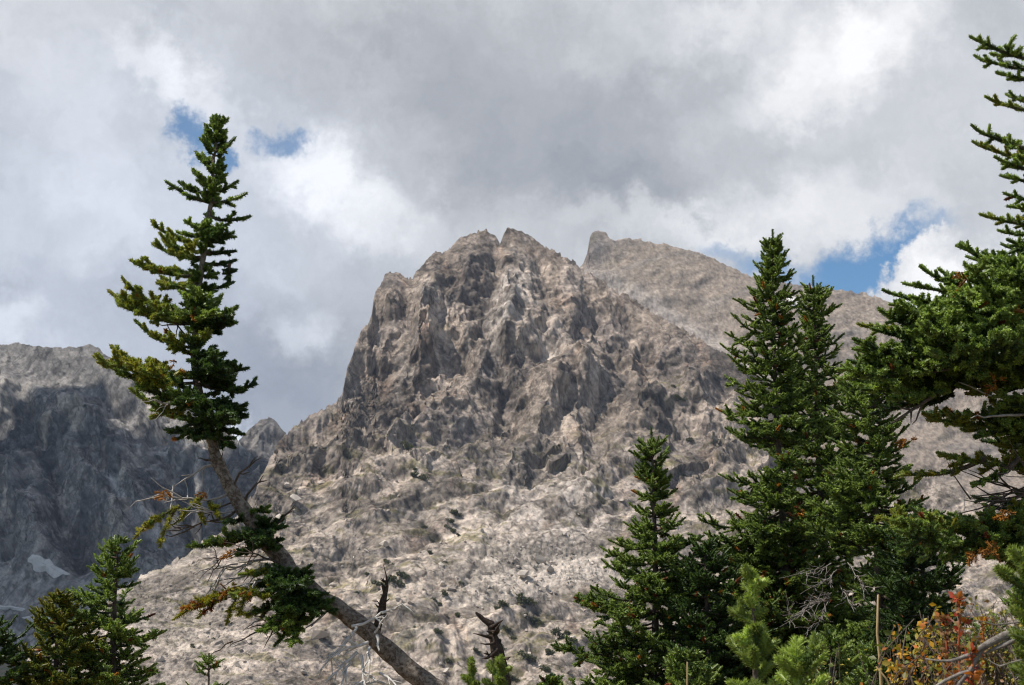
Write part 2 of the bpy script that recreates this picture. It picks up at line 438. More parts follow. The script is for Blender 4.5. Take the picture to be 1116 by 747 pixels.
def relief(name, skyline, depth, bottom, x0, x1, step, nrow, shape, mat, crag=1.0, crag_px=2.2, seed=0, cells=()):
    """A mountainside: its crest runs through the skyline points at their depths, its face comes down towards
    the valley, its far side falls away behind. shape(px,py,X,Y,Z,t) gives the relief in metres and the rock's colour."""
    sk = np.array(skyline, float)
    cols = np.arange(x0, x1, step); nc = len(cols)
    top = np.interp(cols, sk[:, 0], sk[:, 1])
    base_top = top
    top = top + crag_px * crag * (fbm(cols / 9.0, cols * 0, oct=4, seed=seed + 3, gain=0.6) + 0.8 * (facet(cols / 7.0, cols * 0 + 0.5, seed + 8)[0]))
    t = np.linspace(0, 1, nrow) ** 1.0
    PX = np.repeat(cols[None, :], nrow, 0)
    ker = np.hanning(61); ker /= ker.sum(); bts = np.convolve(np.pad(base_top, 30, mode='edge'), ker, mode='valid')
    PY = bts[None, :] + t[:, None] * (bottom - bts[None, :]) + (base_top - bts)[None, :] * ((1 - t) ** 4)[:, None] + (top - base_top)[None, :] * ((1 - t) ** 14)[:, None]
    T = np.repeat(t[:, None], nc, 1)
    D = depth(PX, PY)
    x = (PX - 558) / FPX; y = (373.5 - PY) / FPX
    dy = math.cos(PITCH) - y * math.sin(PITCH); dz = math.sin(PITCH) + y * math.cos(PITCH)
    X = x / dy * D; Y = D.copy(); Z = dz / dy * D + CAMZ
    gy = np.gradient(Y, axis=0); gz = np.gradient(Z, axis=0)
    for _ in range(2):
        gy = (np.roll(gy, 3, 1) + gy + np.roll(gy, -3, 1)) / 3; gz = (np.roll(gz, 3, 1) + gz + np.roll(gz, -3, 1)) / 3
    gl = np.hypot(gy, gz) + 1e-9; ny = gz / gl; nz_ = -gy / gl          # square to the slope, towards the valley and up
    sl = np.hypot(np.diff(Y, axis=0), np.diff(Z, axis=0)); S = np.zeros_like(Y); S[:-1] = np.cumsum(sl[::-1], axis=0)[::-1]
    disp, col, rough = shape(PX, PY, X, Y, S, T)
    edge = 0.30 + 0.70 * smooth(0, 0.10, T)
    disp = disp * edge
    X = X + 0.10 * disp * np.sin(X * 0.03); Y = Y + disp * ny; Z = Z + disp * nz_ * (0.25 + 0.75 * smooth(0, 0.08, T))
    gain = np.ones_like(X)
    for cell, amp, tone, upright in cells:           # broken rock, worked on the relief as it stands now
        ax = [np.gradient(A, axis=1) for A in (X, Y, Z)]; bx_ = [np.gradient(A, axis=0) for A in (X, Y, Z)]
        sm3 = lambda A: (np.roll(A, 1, 0) + A + np.roll(A, -1, 0) + np.roll(A, 1, 1) + np.roll(A, -1, 1)) / 5
        nx_ = ax[1] * bx_[2] - ax[2] * bx_[1]; ny2 = ax[2] * bx_[0] - ax[0] * bx_[2]; nz2 = ax[0] * bx_[1] - ax[1] * bx_[0]
        nx_, ny2, nz2 = sm3(nx_), sm3(ny2), sm3(nz2)
        l = np.sqrt(nx_ ** 2 + ny2 ** 2 + nz2 ** 2) + 1e-9; sg = np.where(ny2 > 0, -1.0, 1.0); sg = np.where(np.abs(ny2) < 0.2 * l, np.where(nz2 < 0, -1.0, 1.0), sg)
        w_ = cell * 0.3
        WX = X + w_ * vnoise(X / cell / 2, Y / cell / 2, Z / cell / 2, seed + 71); WZ = Z + w_ * vnoise(X / cell / 2, Y / cell / 2, Z / cell / 2, seed + 72)
        hg, rnd = spurs3((WX + 0.25 * WZ) / cell, (Y + 0.2 * WX) / cell, (WZ - 0.3 * WX) / cell * upright, seed + int(cell * 10))
        dd = amp * (hg - 0.25) * rough * edge
        X = X + dd * sg * nx_ / l; Y = Y + dd * sg * ny2 / l; Z = Z + dd * sg * nz2 / l
        gain = gain + tone * (rnd - 0.5)
    if cells:
        gain = gain + 0.38 * fbm(X / 5, Y / 5, Z / 5, 4, seed + 73, 0.7)
        col = col * np.clip(gain, 0.3, 1.9)[..., None]; mx = col.max(axis=2, keepdims=True); col = np.maximum(col * np.minimum(1, (0.50 + 0.1 * (1 - np.exp(-mx))) / mx), 0.02)
    # far side
    nb = 26; tb = np.linspace(0, 1, nb + 1)[1:]
    ztop = Z[0]; fall = ztop + 90
    Xb = X[0][None, :] * (1 + 0 * tb[:, None]); Yb = Y[0][None, :] + (tb[:, None] ** 0.9) * fall[None, :] * 1.25 + 0 * Xb
    Zb = ztop[None, :] - tb[:, None] * fall[None, :]
    nz = 16 * fbm(Xb / 60, Yb / 60, oct=4, seed=seed + 40) * smooth(0, 0.25, tb)[:, None]
    Zb = Zb + nz
    order = slice(None, None, -1)
    VX = np.vstack([Xb[order], X]); VY = np.vstack([Yb[order], Y]); VZ = np.vstack([Zb[order], Z])
    cb = np.repeat(col[0][None], nb, 0)
    CC = np.vstack([cb, col])
    v = np.column_stack([VX.ravel(), VY.ravel(), VZ.ravel()])
    o = mesh(name, v, grid_faces(nrow + nb, nc), mat, col=CC.reshape(-1, 3))
    o['kind'] = 'structure'
    return dict(cols=cols, top=top, bottom=bottom, X=X, Y=Y, Z=Z, n=nrow, PY=PY)

def on_relief(g, px, py):
    j = int(np.clip(round((px - g['cols'][0]) / (g['cols'][1] - g['cols'][0])), 0, len(g['cols']) - 1))
    i = int(np.argmin(np.abs(g['PY'][:, j] - py)))
    return np.array([g['X'][i, j], g['Y'][i, j], g['Z'][i, j]])

def mixc(a, b, f): return a + (np.asarray(b) - a) * f[..., None]

SKY_MAIN = [(-260, 830), (-100, 780), (0, 738), (60, 700), (100, 665), (140, 636), (165, 622), (200, 606), (240, 577), (270, 547), (287, 518), (296, 498), (310, 472),
            (320, 463), (330, 457), (350, 446), (366, 437), (373, 428), (376, 412), (379, 398), (386, 378), (393, 362), (400, 350), (406, 335), (409, 318),
            (416, 308), (422, 299), (432, 296), (440, 302), (449, 304), (456, 296), (464, 284), (473, 275), (480, 273), (488, 275), (493, 266), (500, 260), (512, 254), (522, 252), (530, 252),
            (538, 256), (545, 264), (547, 258), (552, 250), (560, 247), (570, 251), (585, 261), (600, 271), (615, 280), (633, 291),
            (660, 309), (700, 331), (740, 356), (790, 387), (850, 424), (930, 470), (1020, 520), (1120, 570), (1260, 640), (1420, 720)]
RIBS = [   # polyline, width px, height m
    ([(430, 298), (415, 345), (395, 400), (380, 450), (372, 500)], 22, 16),
    ([(463, 338), (458, 385), (440, 440), (425, 490)], 15, 26),
    ([(478, 276), (470, 320), (466, 350)], 16, 12),
    ([(520, 254), (512, 300), (500, 345), (520, 390)], 20, 16),
    ([(560, 249), (566, 300), (556, 350), (545, 395)], 22, 22),
    ([(600, 272), (625, 330), (610, 370), (640, 420)], 18, 16),
    ([(660, 310), (668, 360), (690, 400), (720, 470)], 18, 18),
    ([(740, 357), (745, 400), (770, 450), (790, 520)], 20, 14),
    ([(350, 447), (345, 480), (330, 520), (310, 570)], 16, 10),
    ([(600, 420), (580, 470), (560, 510)], 22, 12), ([(690, 430), (660, 500), (640, 540)], 20, 10)]
GULLIES = [([(546, 262), (535, 330), (520, 370), (510, 400)], 9, 15), ([(482, 345), (486, 390), (475, 430)], 11, 22), ([(545, 400), (552, 430), (556, 455)], 13, 24),
           ([(640, 300), (655, 345), (672, 380), (700, 430)], 9, 12), ([(700, 370), (702, 400), (708, 420)], 7, 14), ([(446, 303), (438, 350), (420, 400)], 9, 12),
           ([(500, 370), (505, 385)], 9, 16), ([(585, 265), (595, 310), (588, 360), (600, 400)], 8, 10), ([(505, 430), (470, 470), (440, 520)], 8, 7), ([(620, 430), (600, 480), (570, 530)], 8, 7)]
CRACKS = [([(585, 505), (612, 545), (650, 572), (690, 580)], 5, 3.5), ([(560, 505), (548, 555), (530, 600), (500, 640)], 5, 4.0), ([(640, 480), (668, 530), (676, 580)], 5, 3.5), ([(455, 555), (490, 590), (535, 625)], 5, 3.5), ([(415, 565), (450, 545), (500, 520), (560, 512)], 5, 3.0),
    ([(350, 560), (385, 600), (400, 650)], 5, 4.0), ([(470, 640), (500, 690), (520, 740)], 5, 4.5), ([(600, 640), (580, 690), (585, 740)], 5, 4.0), ([(310, 620), (350, 600), (400, 585), (440, 590)], 5, 3.0), ([(330, 500), (380, 520), (430, 560)], 5, 4.0), ([(486, 680), (490, 747)], 5, 5.0), ([(700, 500), (720, 540), (735, 600)], 5, 3.5), ([(620, 440), (650, 470), (700, 485)], 5, 3.5)]
def shape_main(px, py, X, Y, Z, T):
    wx = X + 3 * fbm(X / 60, Z / 60, Y / 60, 3, seed=1); wz = Z + 3 * fbm(X / 60, Z / 60, Y / 60, 3, seed=2)
    cliff = smooth(560, 440, py + 40 * vnoise(px / 60, py / 60, seed=11))
    talus = np.clip(spot(px, py, 610, 618, 75, 20, 8) * 1.4 + spot(px, py, 545, 632, 60, 22, -20) + smooth(330, 190, px) * smooth(560, 640, py) * 0.6, 0, 1)
    rough = np.clip(0.5 + 0.5 * cliff, 0, 1) * (1 - 0.82 * talus)
    d = 20 * rough * fbm(wx / 120, wz / 180, Y / 200, 3, seed=21)
    
    a = R(34); ux = wx * math.cos(a) + wz * math.sin(a); uz = -wx * math.sin(a) + wz * math.cos(a)
    a2 = R(-9); cx_ = wx * math.cos(a2) + wz * math.sin(a2); cz_ = -wx * math.sin(a2) + wz * math.cos(a2)
    blk = smooth(0.42, 0.58, cliff + 0.5 * vnoise(X / 25, Z / 25, seed=29) * (cliff > 0.02) * (cliff < 0.98))
    bend = 18 * fbm(X / 110, Z / 110, None, 3, seed=28)
    U = np.where(blk > 0.5, cx_, (ux + 0.6 * bend) * 0.58); V = np.where(blk > 0.5, cz_ * 0.46, (uz + bend) * 1.25)
    jit = 0
    for cell, amp, sd in ((84, 26, 30), (44, 18, 31), (23, 7, 32)):
        jx = 0.05 * cell * vnoise(U / cell, V / cell, seed=sd + 60)
        hgt, rnd = spurs((U + jx) / cell, V / cell, sd)
        k = 0.45 + 0.55 * smooth(-0.35, 0.35, vnoise(X / (cell * 4), Z / (cell * 4), seed=sd + 70)) if cell < 30 else 1.0
        d = d + amp * rough * k * (hgt - 0.3)
        if cell == 44: r46 = rnd; jit = (rnd - 0.5)
        if cell == 23: r21 = rnd; jit = jit + 0.6 * (rnd - 0.5)
    r10 = r21
    for pts, w, h in RIBS:
        q, s_ = poly_dist(px + 9 * fbm(px / 16, py / 16, None, 3, seed=41), py + 5 * fbm(px / 12, py / 12, None, 2, seed=46), pts)
        k = np.clip(1 - q / w, 0, 1)
        d = d + 0.5 * h * np.where(s_ > 0, k ** 0.8, k ** 1.3)
    for pts, w, h in GULLIES + CRACKS:
        q, s_ = poly_dist(px + 9 * fbm(px / 14, py / 14, None, 3, seed=42), py + 5 * fbm(px / 12, py / 12, None, 2, seed=47), pts)
        d = d - 0.5 * h * np.exp(-(q / w) ** 2)
    # ledges
    led = np.abs(((Z + 0.25 * X + 18 * vnoise(X / 80, Z / 80, seed=51)) / 62) % 1 - 0.5)
    d = d + 3.5 * rough * smooth(0.12, 0.30, led) * smooth(0.0, 0.5, vnoise(X / 70, Z / 50, seed=52))
    d = d + talus * 1.2 * facet(X / 3, Z / 2.2, 36)[0] + 1.0 * fbm(X / 4, Z / 4, Y / 4, 3, seed=37)
    # ledges
    led = np.abs(((Z + 18 * vnoise(X / 80, Z / 80, seed=51)) / 38) % 1 - 0.5)
    d = d + 5.0 * rough * smooth(0.12, 0.32, led) * (0.4 + 0.6 * smooth(-0.2, 0.4, vnoise(X / 70, Z / 50, seed=52)))
    # colour of the rock itself
    n1 = fbm(X / 70, Z / 90, Y / 90, 5, seed=61, gain=0.6); n2 = fbm(X / 18, Z / 30, Y / 30, 4, seed=62, gain=0.65)
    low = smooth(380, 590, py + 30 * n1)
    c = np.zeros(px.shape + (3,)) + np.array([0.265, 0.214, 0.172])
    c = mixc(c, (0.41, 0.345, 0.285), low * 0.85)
    c = mixc(c, (0.105, 0.088, 0.078), smooth(-0.05, 0.40, n1 + 0.9 * (r21 - 0.5)) * (0.85 - 0.45 * low))
    c = mixc(c, (0.37, 0.30, 0.245), smooth(0.02, 0.5, n2 + 0.9 * (r46 - 0.5)) * (0.7 - 0.3 * low))
    c = mixc(c, (0.29, 0.20, 0.145), smooth(0.25, 0.7, fbm(X / 30, Z / 70, oct=4, seed=63, gain=0.6)) * 0.55)     # rusty streaks
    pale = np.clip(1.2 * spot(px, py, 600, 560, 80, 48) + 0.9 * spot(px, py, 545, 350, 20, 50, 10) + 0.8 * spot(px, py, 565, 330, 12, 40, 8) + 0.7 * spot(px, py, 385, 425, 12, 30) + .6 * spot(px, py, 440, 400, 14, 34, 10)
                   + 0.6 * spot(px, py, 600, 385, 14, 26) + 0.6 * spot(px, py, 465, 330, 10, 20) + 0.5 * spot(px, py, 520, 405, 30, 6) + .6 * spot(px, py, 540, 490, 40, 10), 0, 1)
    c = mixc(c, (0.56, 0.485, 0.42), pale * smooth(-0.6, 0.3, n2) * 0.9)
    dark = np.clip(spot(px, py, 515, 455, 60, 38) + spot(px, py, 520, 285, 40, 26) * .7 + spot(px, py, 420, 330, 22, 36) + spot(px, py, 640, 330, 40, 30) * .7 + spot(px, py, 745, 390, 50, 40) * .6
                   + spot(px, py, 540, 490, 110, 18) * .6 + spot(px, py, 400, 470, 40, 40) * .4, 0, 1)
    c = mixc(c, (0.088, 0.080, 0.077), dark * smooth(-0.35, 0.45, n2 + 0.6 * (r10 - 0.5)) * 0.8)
    c = mixc(c, (0.36, 0.315, 0.27), talus * 0.85)
    for pts, w, h in CRACKS:
        q, _ = poly_dist(px + 5 * vnoise(px / 9, py / 9, seed=43), py + 4 * vnoise(px / 9, py / 9, seed=44), pts)
        c = mixc(c, (0.12, 0.105, 0.09), np.exp(-(q / 4.0) ** 2) * smooth(-0.5, 0.1, vnoise(px / 16, py / 16, seed=45)) * 0.7)
    veg = np.clip(smooth(0.18, 0.55, fbm(X / 24 + Z / 40, Z / 11, Y / 40, 5, seed=71, gain=0.65)) * smooth(400, 520, py) * 0.9 * (1 - talus)
                  + smooth(0.1, 0.4, fbm(X / 14, Z / 9, oct=4, seed=72, gain=0.6)) * np.clip(sum(spot(px, py, *q) for q in
                  ((590, 492, 40, 6, 4), (640, 505, 26, 6, -10), (490, 355, 26, 5, 4), (395, 607, 16, 6, -20), (560, 665, 22, 12), (510, 590, 30, 6), (730, 420, 20, 20), (190, 660, 30, 20), (225, 640, 36, 14, -15), (580, 700, 60, 18), (520, 520, 60, 8), (445, 560, 40, 8, -20))), 0, 1), 0, 1)
    c = mixc(c, (0.135, 0.118, 0.052), veg * 0.85)
    crk = np.abs(fbm((U + 4 * n2) / 22, (V + 4 * n1) / 9, None, 4, seed=65, gain=0.6))
    c = mixc(c, (0.075, 0.068, 0.064), smooth(0.10, 0.02, crk) * 0.55 * (1 - talus) * smooth(-0.5, 0.3, n1 + .3))
    c = mixc(c, (0.10, 0.092, 0.088), low * smooth(0.15, 0.6, fbm(U / 30, V / 16, None, 5, seed=66, gain=0.65)) * 0.65 * (1 - talus) * (1 - .7 * pale))
    c = c * np.clip(1 + 0.6 * (r21 - 0.5) + 0.5 * (r46 - 0.5), 0.28, 1.9)[..., None]
    mx = c.max(axis=2, keepdims=True)
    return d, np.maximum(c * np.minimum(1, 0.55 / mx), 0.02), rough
def depth_main(px, py):
    k = np.clip((775 - py) / 527, -0.2, 1.2)
    return 740 + 640 * np.sign(k) * np.abs(k) ** 0.92 + 0.20 * np.clip(px - 560, -300, 700)
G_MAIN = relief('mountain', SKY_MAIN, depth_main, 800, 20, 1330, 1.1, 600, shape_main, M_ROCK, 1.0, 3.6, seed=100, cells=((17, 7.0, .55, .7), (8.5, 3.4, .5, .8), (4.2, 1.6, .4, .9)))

SKY_RIDGE = [(560, 420), (600, 350), (628, 294), (636, 286), (640, 276), (643, 258), (647, 253), (654, 252), (660, 254), (664, 260), (670, 263), (680, 260), (695, 261), (715, 265), (740, 270), (765, 277), (790, 288),
             (815, 299), (840, 306), (870, 311), (900, 313), (930, 317), (955, 323), (980, 334), (1010, 347), (1060, 366), (1116, 388), (1250, 440), (1500, 520)]
def shape_ridge(px, py, X, Y, Z, T):
    rg = np.clip(spot(px, py, 655, 268, 22, 24) + 0.5 * smooth(0.06, 0.0, T) + 0.25, 0, 1)
    d = 14 * fbm(X / 150, Z / 120, Y / 200, 4, seed=121)
    a = R(-28); U = X * math.cos(a) - Z * math.sin(a); V = X * math.sin(a) + Z * math.cos(a)
    d = d + 4 * ridged(U / 90, V / 50, None, 4, seed=122)
    for cell, amp, sd in ((60, 12, 130), (28, 6, 131)):
        d = d + amp * (0.35 + 0.65 * rg) * (spurs(U / cell / 1.4, V / cell, sd)[0] - .3)
    n1 = fbm(U / 120, V / 40, Y / 150, 5, seed=141, gain=0.6)
    c = np.zeros(px.shape + (3,)) + np.array([0.262, 0.214, 0.172])
    c = mixc(c, (0.165, 0.144, 0.126), smooth(-0.1, 0.6, n1) * 0.8)
    c = mixc(c, (0.13, 0.12, 0.118), np.clip(spot(px, py, 652, 268, 14, 18), 0, 1) * 0.8)
    c = mixc(c, (0.29, 0.247, 0.21), smooth(0.15, 0.6, fbm(U / 40, V / 14, oct=4, seed=142)) * 0.6)
    q, _ = poly_dist(px, py, [(640, 300), (690, 322), (740, 348), (790, 380), (840, 410)])
    c = mixc(c, (0.36, 0.315, 0.28), np.exp(-(q / 10) ** 2) * 0.8)
    c = mixc(c, (0.17, 0.155, 0.105), smooth(0.3, 0.6, fbm(U / 50, V / 20, oct=4, seed=143)) * 0.35)
    return d, np.clip(c, 0.02, 0.6), 0.5 + 0.5 * rg
G_RIDGE = relief('mountain_ridge', SKY_RIDGE, lambda px, py: 1500 + 560 * np.clip((640 - py) / 390, -0.1, 1.1) + 0 * px, 660, 560, 1400, 1.4, 230, shape_ridge, M_TALUS, 1.0, 2.0, seed=200, cells=((14, 4.0, .22, 1), (6.5, 2.4, .3, 1)))

SKY_LEFT = [(-420, 330), (-200, 352), (-60, 368), (0, 375), (20, 374), (45, 378), (75, 379), (98, 376), (108, 379), (114, 386), (125, 396), (150, 412), (180, 428), (210, 446), (238, 464), (256, 477), (300, 520), (380, 600)]
LRIBS = [([(0, 430), (60, 470), (110, 530), (150, 590)], 40, 40), ([(75, 440), (110, 470), (150, 540)], 26, 30), ([(-40, 470), (10, 520), (40, 590)], 40, 40), ([(120, 400), (170, 450), (230, 520), (260, 560)], 24, 22), ([(200, 450), (240, 520), (270, 560)], 18, 18)]
LGUL = [([(100, 500), (130, 540), (160, 590)], 12, 24), ([(30, 450), (60, 520), (85, 600)], 14, 26), ([(170, 470), (205, 540), (225, 590)], 12, 18), ([(-10, 440), (0, 520), (10, 590)], 12, 30)]
def shape_left(px, py, X, Y, Z, T):
    face = smooth(418, 450, py + 14 * vnoise(px / 40, py / 40, seed=208)) * smooth(625, 585, py + 12 * vnoise(px / 30, py / 30, seed=209))
    rough = 0.25 + 0.75 * face
    wx = X + 8 * fbm(X / 50, Z / 50, Y / 80, 4, seed=210); wz = Z + 8 * fbm(X / 50, Z / 50, Y / 80, 4, seed=211)
    d = 24 * rough * fbm(X / 170, Z / 200, Y / 260, 4, seed=221)
    a = R(-40); U = wx * math.cos(a) - wz * math.sin(a); V = wx * math.sin(a) + wz * math.cos(a)
    for cell, amp, sd in ((110, 34, 230), (56, 20, 231), (28, 8, 232)):
        hg, rl = spurs(U / cell, V / (cell * 1.5), sd)
        d = d + amp * rough * (hg - .3)
        if cell == 28: rl24 = rl
        if cell == 56: rl48 = rl
    rl12 = rl24
    for pts, w, h in LRIBS:
        q, s_ = poly_dist(px, py, pts); d = d + 0.8 * h * np.clip(1 - q / w + .25 * (rl24 - .5), 0, 1)
    for pts, w, h in LGUL:
        q, s_ = poly_dist(px, py, pts); d = d - h * np.exp(-(q / w) ** 2)
    n1 = fbm(U / 60, V / 110, Y / 150, 5, seed=241, gain=0.62)
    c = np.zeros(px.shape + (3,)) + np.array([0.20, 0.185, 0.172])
    c = mixc(c, (0.070, 0.070, 0.074), smooth(-0.25, 0.30, n1 + 0.5 * (rl24 - .5)) * face * 0.85)  # face darkened in colour to deepen the cloud shade
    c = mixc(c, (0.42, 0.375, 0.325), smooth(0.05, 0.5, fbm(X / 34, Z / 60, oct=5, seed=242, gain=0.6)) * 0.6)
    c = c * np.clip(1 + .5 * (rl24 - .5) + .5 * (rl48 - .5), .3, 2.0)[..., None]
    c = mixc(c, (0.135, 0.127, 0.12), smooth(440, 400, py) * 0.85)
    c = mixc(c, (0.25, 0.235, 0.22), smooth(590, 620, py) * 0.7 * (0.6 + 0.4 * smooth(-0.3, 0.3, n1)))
    q, _ = poly_dist(px, py, [(108, 512), (122, 530), (136, 548)]); c = mixc(c, (0.42, 0.41, 0.40), np.exp(-(q / 3) ** 2) * 0.8)
    q, _ = poly_dist(px, py, [(150, 560), (180, 590), (205, 600)]); c = mixc(c, (0.40, 0.38, 0.36), np.exp(-(q / 12) ** 2) * 0.7)
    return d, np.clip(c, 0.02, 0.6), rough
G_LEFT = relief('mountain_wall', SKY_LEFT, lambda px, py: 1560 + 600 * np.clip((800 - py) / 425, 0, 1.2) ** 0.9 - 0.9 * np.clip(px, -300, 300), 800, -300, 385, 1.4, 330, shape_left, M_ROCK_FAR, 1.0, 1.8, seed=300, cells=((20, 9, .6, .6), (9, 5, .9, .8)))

SKY_SPIRE = [(220, 560), (245, 510), (258, 483), (266, 474), (272, 469), (277, 463), (284, 457), (292, 454), (299, 459), (304, 465), (311, 472), (322, 484), (340, 500), (380, 560)]
def shape_spire(px, py, X, Y, Z, T):
    d = 8 * ridged(X / 40, Z / 100, None, 3, seed=321)
    for cell, amp, sd in ((40, 16, 330), (20, 8, 331)):
        d = d + amp * (spurs(X / cell, Z / (cell * 1.8), sd)[0] - .3)
    n1 = fbm(X / 20, Z / 40, oct=5, seed=341, gain=0.6)
    c = np.zeros(px.shape + (3,)) + np.array([0.145, 0.135, 0.128])
    c = mixc(c, (0.09, 0.087, 0.087), smooth(-0.2, 0.4, n1)); c = mixc(c, (0.24, 0.215, 0.19), smooth(0.2, 0.6, -n1) * 0.7)
    return d, np.clip(c, 0.02, 0.6), np.ones_like(d)
G_SPIRE = relief('mountain_spire', SKY_SPIRE, lambda px, py: 1560 + 260 * np.clip((640 - py) / 180, 0, 1.1) + 0 * px, 650, 222, 378, 0.9, 170, shape_spire, M_ROCK_FAR, 1.0, 2.6, seed=400, cells=((12, 6, .6, .6), (6, 3, .6, .8)))

# old snow on the far wall and the ridge
def snow_patch(g, cx, cy, rx, ry, rot, label, seed):
    rng = np.random.default_rng(seed)
    n = 26; rings = 5; pts = []
    c0 = on_relief(g, cx, cy)
    wob = 1 + 0.28 * np.array([math.sin(2 * a + seed) + 0.7 * math.sin(5 * a + seed * 2) for a in np.linspace(0, 2 * math.pi, n, endpoint=False)])
    for k in range(1, rings + 1):
        for i in range(n):
            a = 2 * math.pi * i / n; f = k / rings * wob[i]
            x = math.cos(a) * rx * f; y = math.sin(a) * ry * f
            px = cx + x * math.cos(R(rot)) - y * math.sin(R(rot)); py = cy + x * math.sin(R(rot)) + y * math.cos(R(rot))
            p = on_relief(g, px, py); lift = 3.5 * (1 - (k / rings) ** 2) - 0.8 * (k == rings)
            pts.append(p + np.array([0, -0.8, 0.6]) * (lift + 1.2))
    v = np.array(pts); ctr = v[:n].mean(0); v = np.vstack([v, ctr]); f4 = []
    for k in range(rings - 1):
        for i in range(n):
            f4.append((k * n + i, k * n + (i + 1) % n, (k + 1) * n + (i + 1) % n, (k + 1) * n + i))
    f3 = [(len(v) - 1, (i + 1) % n, i) for i in range(n)]
    o = mesh('snow_patch', v, [np.array(f4), np.array(f3)], M_SNOW, smooth=True, loc=c0); o.location = tuple(c0)
    tag(o, label, 'snow patch')
snow_patch(G_RIDGE, 865, 328, 10, 4.5, 48, 'slanting pale snow sliver on the ridge between the two tall firs', 4)
snow_patch(G_LEFT, 52, 621, 17, 6, 3, 'broad pale snow patch lying on scree below the dark rock wall', 1)
snow_patch(G_LEFT, 10, 661, 15, 2.2, 2, 'thin pale strip of snow at the edge of the dark valley floor', 2)
snow_patch(G_LEFT, 42, 672, 14, 4, 6, 'small snow patch behind the short yellowish fir top', 3)

# the cloud that shades the far wall (it hangs outside the picture, between the sun and the wall)
def cloud():
    rng = np.random.default_rng(5)
    tgt = np.array(CLOUD_TARGET); h = 1500.0
    c0 = tgt + SUN * ((h - tgt[2]) / SUN[2])
    V = []; F = []; base = 0
    import bmesh
    bm = bmesh.new(); bmesh.ops.create_icosphere(bm, subdivisions=4, radius=1.0)
    sv = np.array([v.co[:] for v in bm.verts]); sf = np.array([[v.index for v in f.verts] for f in bm.faces]); bm.free()
    for k in range(280):
        a = rng.uniform(0, 2 * math.pi); q = math.sqrt(rng.uniform(0, 1))
        p = np.array([math.cos(a) * q * CLOUD_R[0], math.sin(a) * q * CLOUD_R[1], rng.uniform(-30, 80) * (1 - q)])
        r = rng.uniform(70, 130) * (1.15 - 0.55 * q)
        s = sv * r * np.array([1, 1, 0.6]) + p
        n = fbm(s[:, 0] / 60, s[:, 1] / 60, s[:, 2] / 60, 4, seed=500)
        s = s + sv * (n * 26)[:, None]
        V.append(s); F.append(sf + base); base += len(s)
    o = mesh('cloud', np.vstack(V), np.vstack(F), M_CLOUD, smooth=True); o.location = tuple(c0)
    tag(o, 'white cumulus cloud drifting over the far rock wall', 'cloud', kind='structure')
CLOUD_TARGET = (-790, 1330, 200); CLOUD_R = (520, 690)
cloud()

# ------------------------------------------------------------------ the air
def haze():
    m = bpy.data.materials.new('air'); m.use_nodes = True
    s = NT(m.node_tree); out = s.n('ShaderNodeOutputMaterial'); v = s.n('ShaderNodeVolumePrincipled')
    v.inputs['Color'].default_value = (0.62, 0.76, 1.0, 1); v.inputs['Density'].default_value = 0.000045; v.inputs['Anisotropy'].default_value = 0.2
    s.t.links.new(v.outputs[0], out.inputs['Volume'])
    a, z0, z1 = 8100, -230, 680
    V = [(x, y, z) for z in (z0, z1) for x, y in ((-a, -a), (a, -a), (a, a), (-a, a))]
    o = mesh('haze', V, [np.array([(0, 3, 2, 1), (4, 5, 6, 7), (0, 1, 5, 4), (1, 2, 6, 5), (2, 3, 7, 6), (3, 0, 4, 7)])], m)
    tag(o, 'thin blue mountain air', 'haze', kind='stuff')
haze()

# ------------------------------------------------------------------ plants
def unit(v):
    v = np.asarray(v, float); n = np.linalg.norm(v); return v / n if n > 1e-9 else np.array([0, 0, 1.0])
UP = np.array([0, 0, 1.0])

class Plant:
    """gathers wood tubes and leafy shoots, then builds them as meshes"""
    def __init__(s, seed):
        s.rng = random.Random(seed); s.seed = seed; s.tubes = []; s.seg = []
    def tube(s, pts, radii, sides=5): s.tubes.append((np.asarray(pts, float), np.asarray(radii, float), sides))
    def leaf(s, a, b, tip, hue): s.seg.append((*a, *b, tip, *hue))

def tubes_mesh(tubes, rough=0.0, seed=0):
    V = []; Q = []; T = []; base = 0
    for pts, rad, n in tubes:
        k = len(pts); tang = np.gradient(pts, axis=0) if k > 1 else np.array([[0, 0, 1.0]])
        tang = tang / (np.linalg.norm(tang, axis=1, keepdims=True) + 1e-9)
        ref = np.array([0.31, 0.23, 0.92]) if abs(tang[0] @ np.array([0.31, 0.23, 0.92])) < 0.9 else np.array([0.9, 0.3, 0.1])
        a = np.cross(tang, ref); a /= np.linalg.norm(a, axis=1, keepdims=True) + 1e-9
        b = np.cross(tang, a)
        th = np.arange(n) * 2 * math.pi / n
        rr = rad[:, None] * np.ones((1, n))
        ring = pts[:, None, :] + rr[..., None] * (np.cos(th)[None, :, None] * a[:, None, :] + np.sin(th)[None, :, None] * b[:, None, :])
        v = ring.reshape(-1, 3)
        V.append(v); V.append(pts[-1:] + tang[-1:] * rad[-1])
        i = np.arange(k - 1)[:, None] * n; j = np.arange(n)[None, :]; j2 = (j + 1) % n
        Q.append(np.stack([i + j, i + j2, i + n + j2, i + n + j], -1).reshape(-1, 4) + base)
        e = (k - 1) * n + np.arange(n); e2 = (k - 1) * n + (np.arange(n) + 1) % n
        T.append(np.stack([e, e2, np.full(n, k * n)], -1) + base)
        base += k * n + 1
    V = np.vstack(V)
    if rough:
        f = fbm(V[:, 0] * 9, V[:, 1] * 9, V[:, 2] * 9, 3, seed=seed)
        V = V + rough * np.column_stack([f, fbm(V[:, 0] * 9 + 7, V[:, 1] * 9, V[:, 2] * 9, 3, seed=seed + 1), 0.5 * f])
    return V, np.vstack(Q), np.vstack(T)

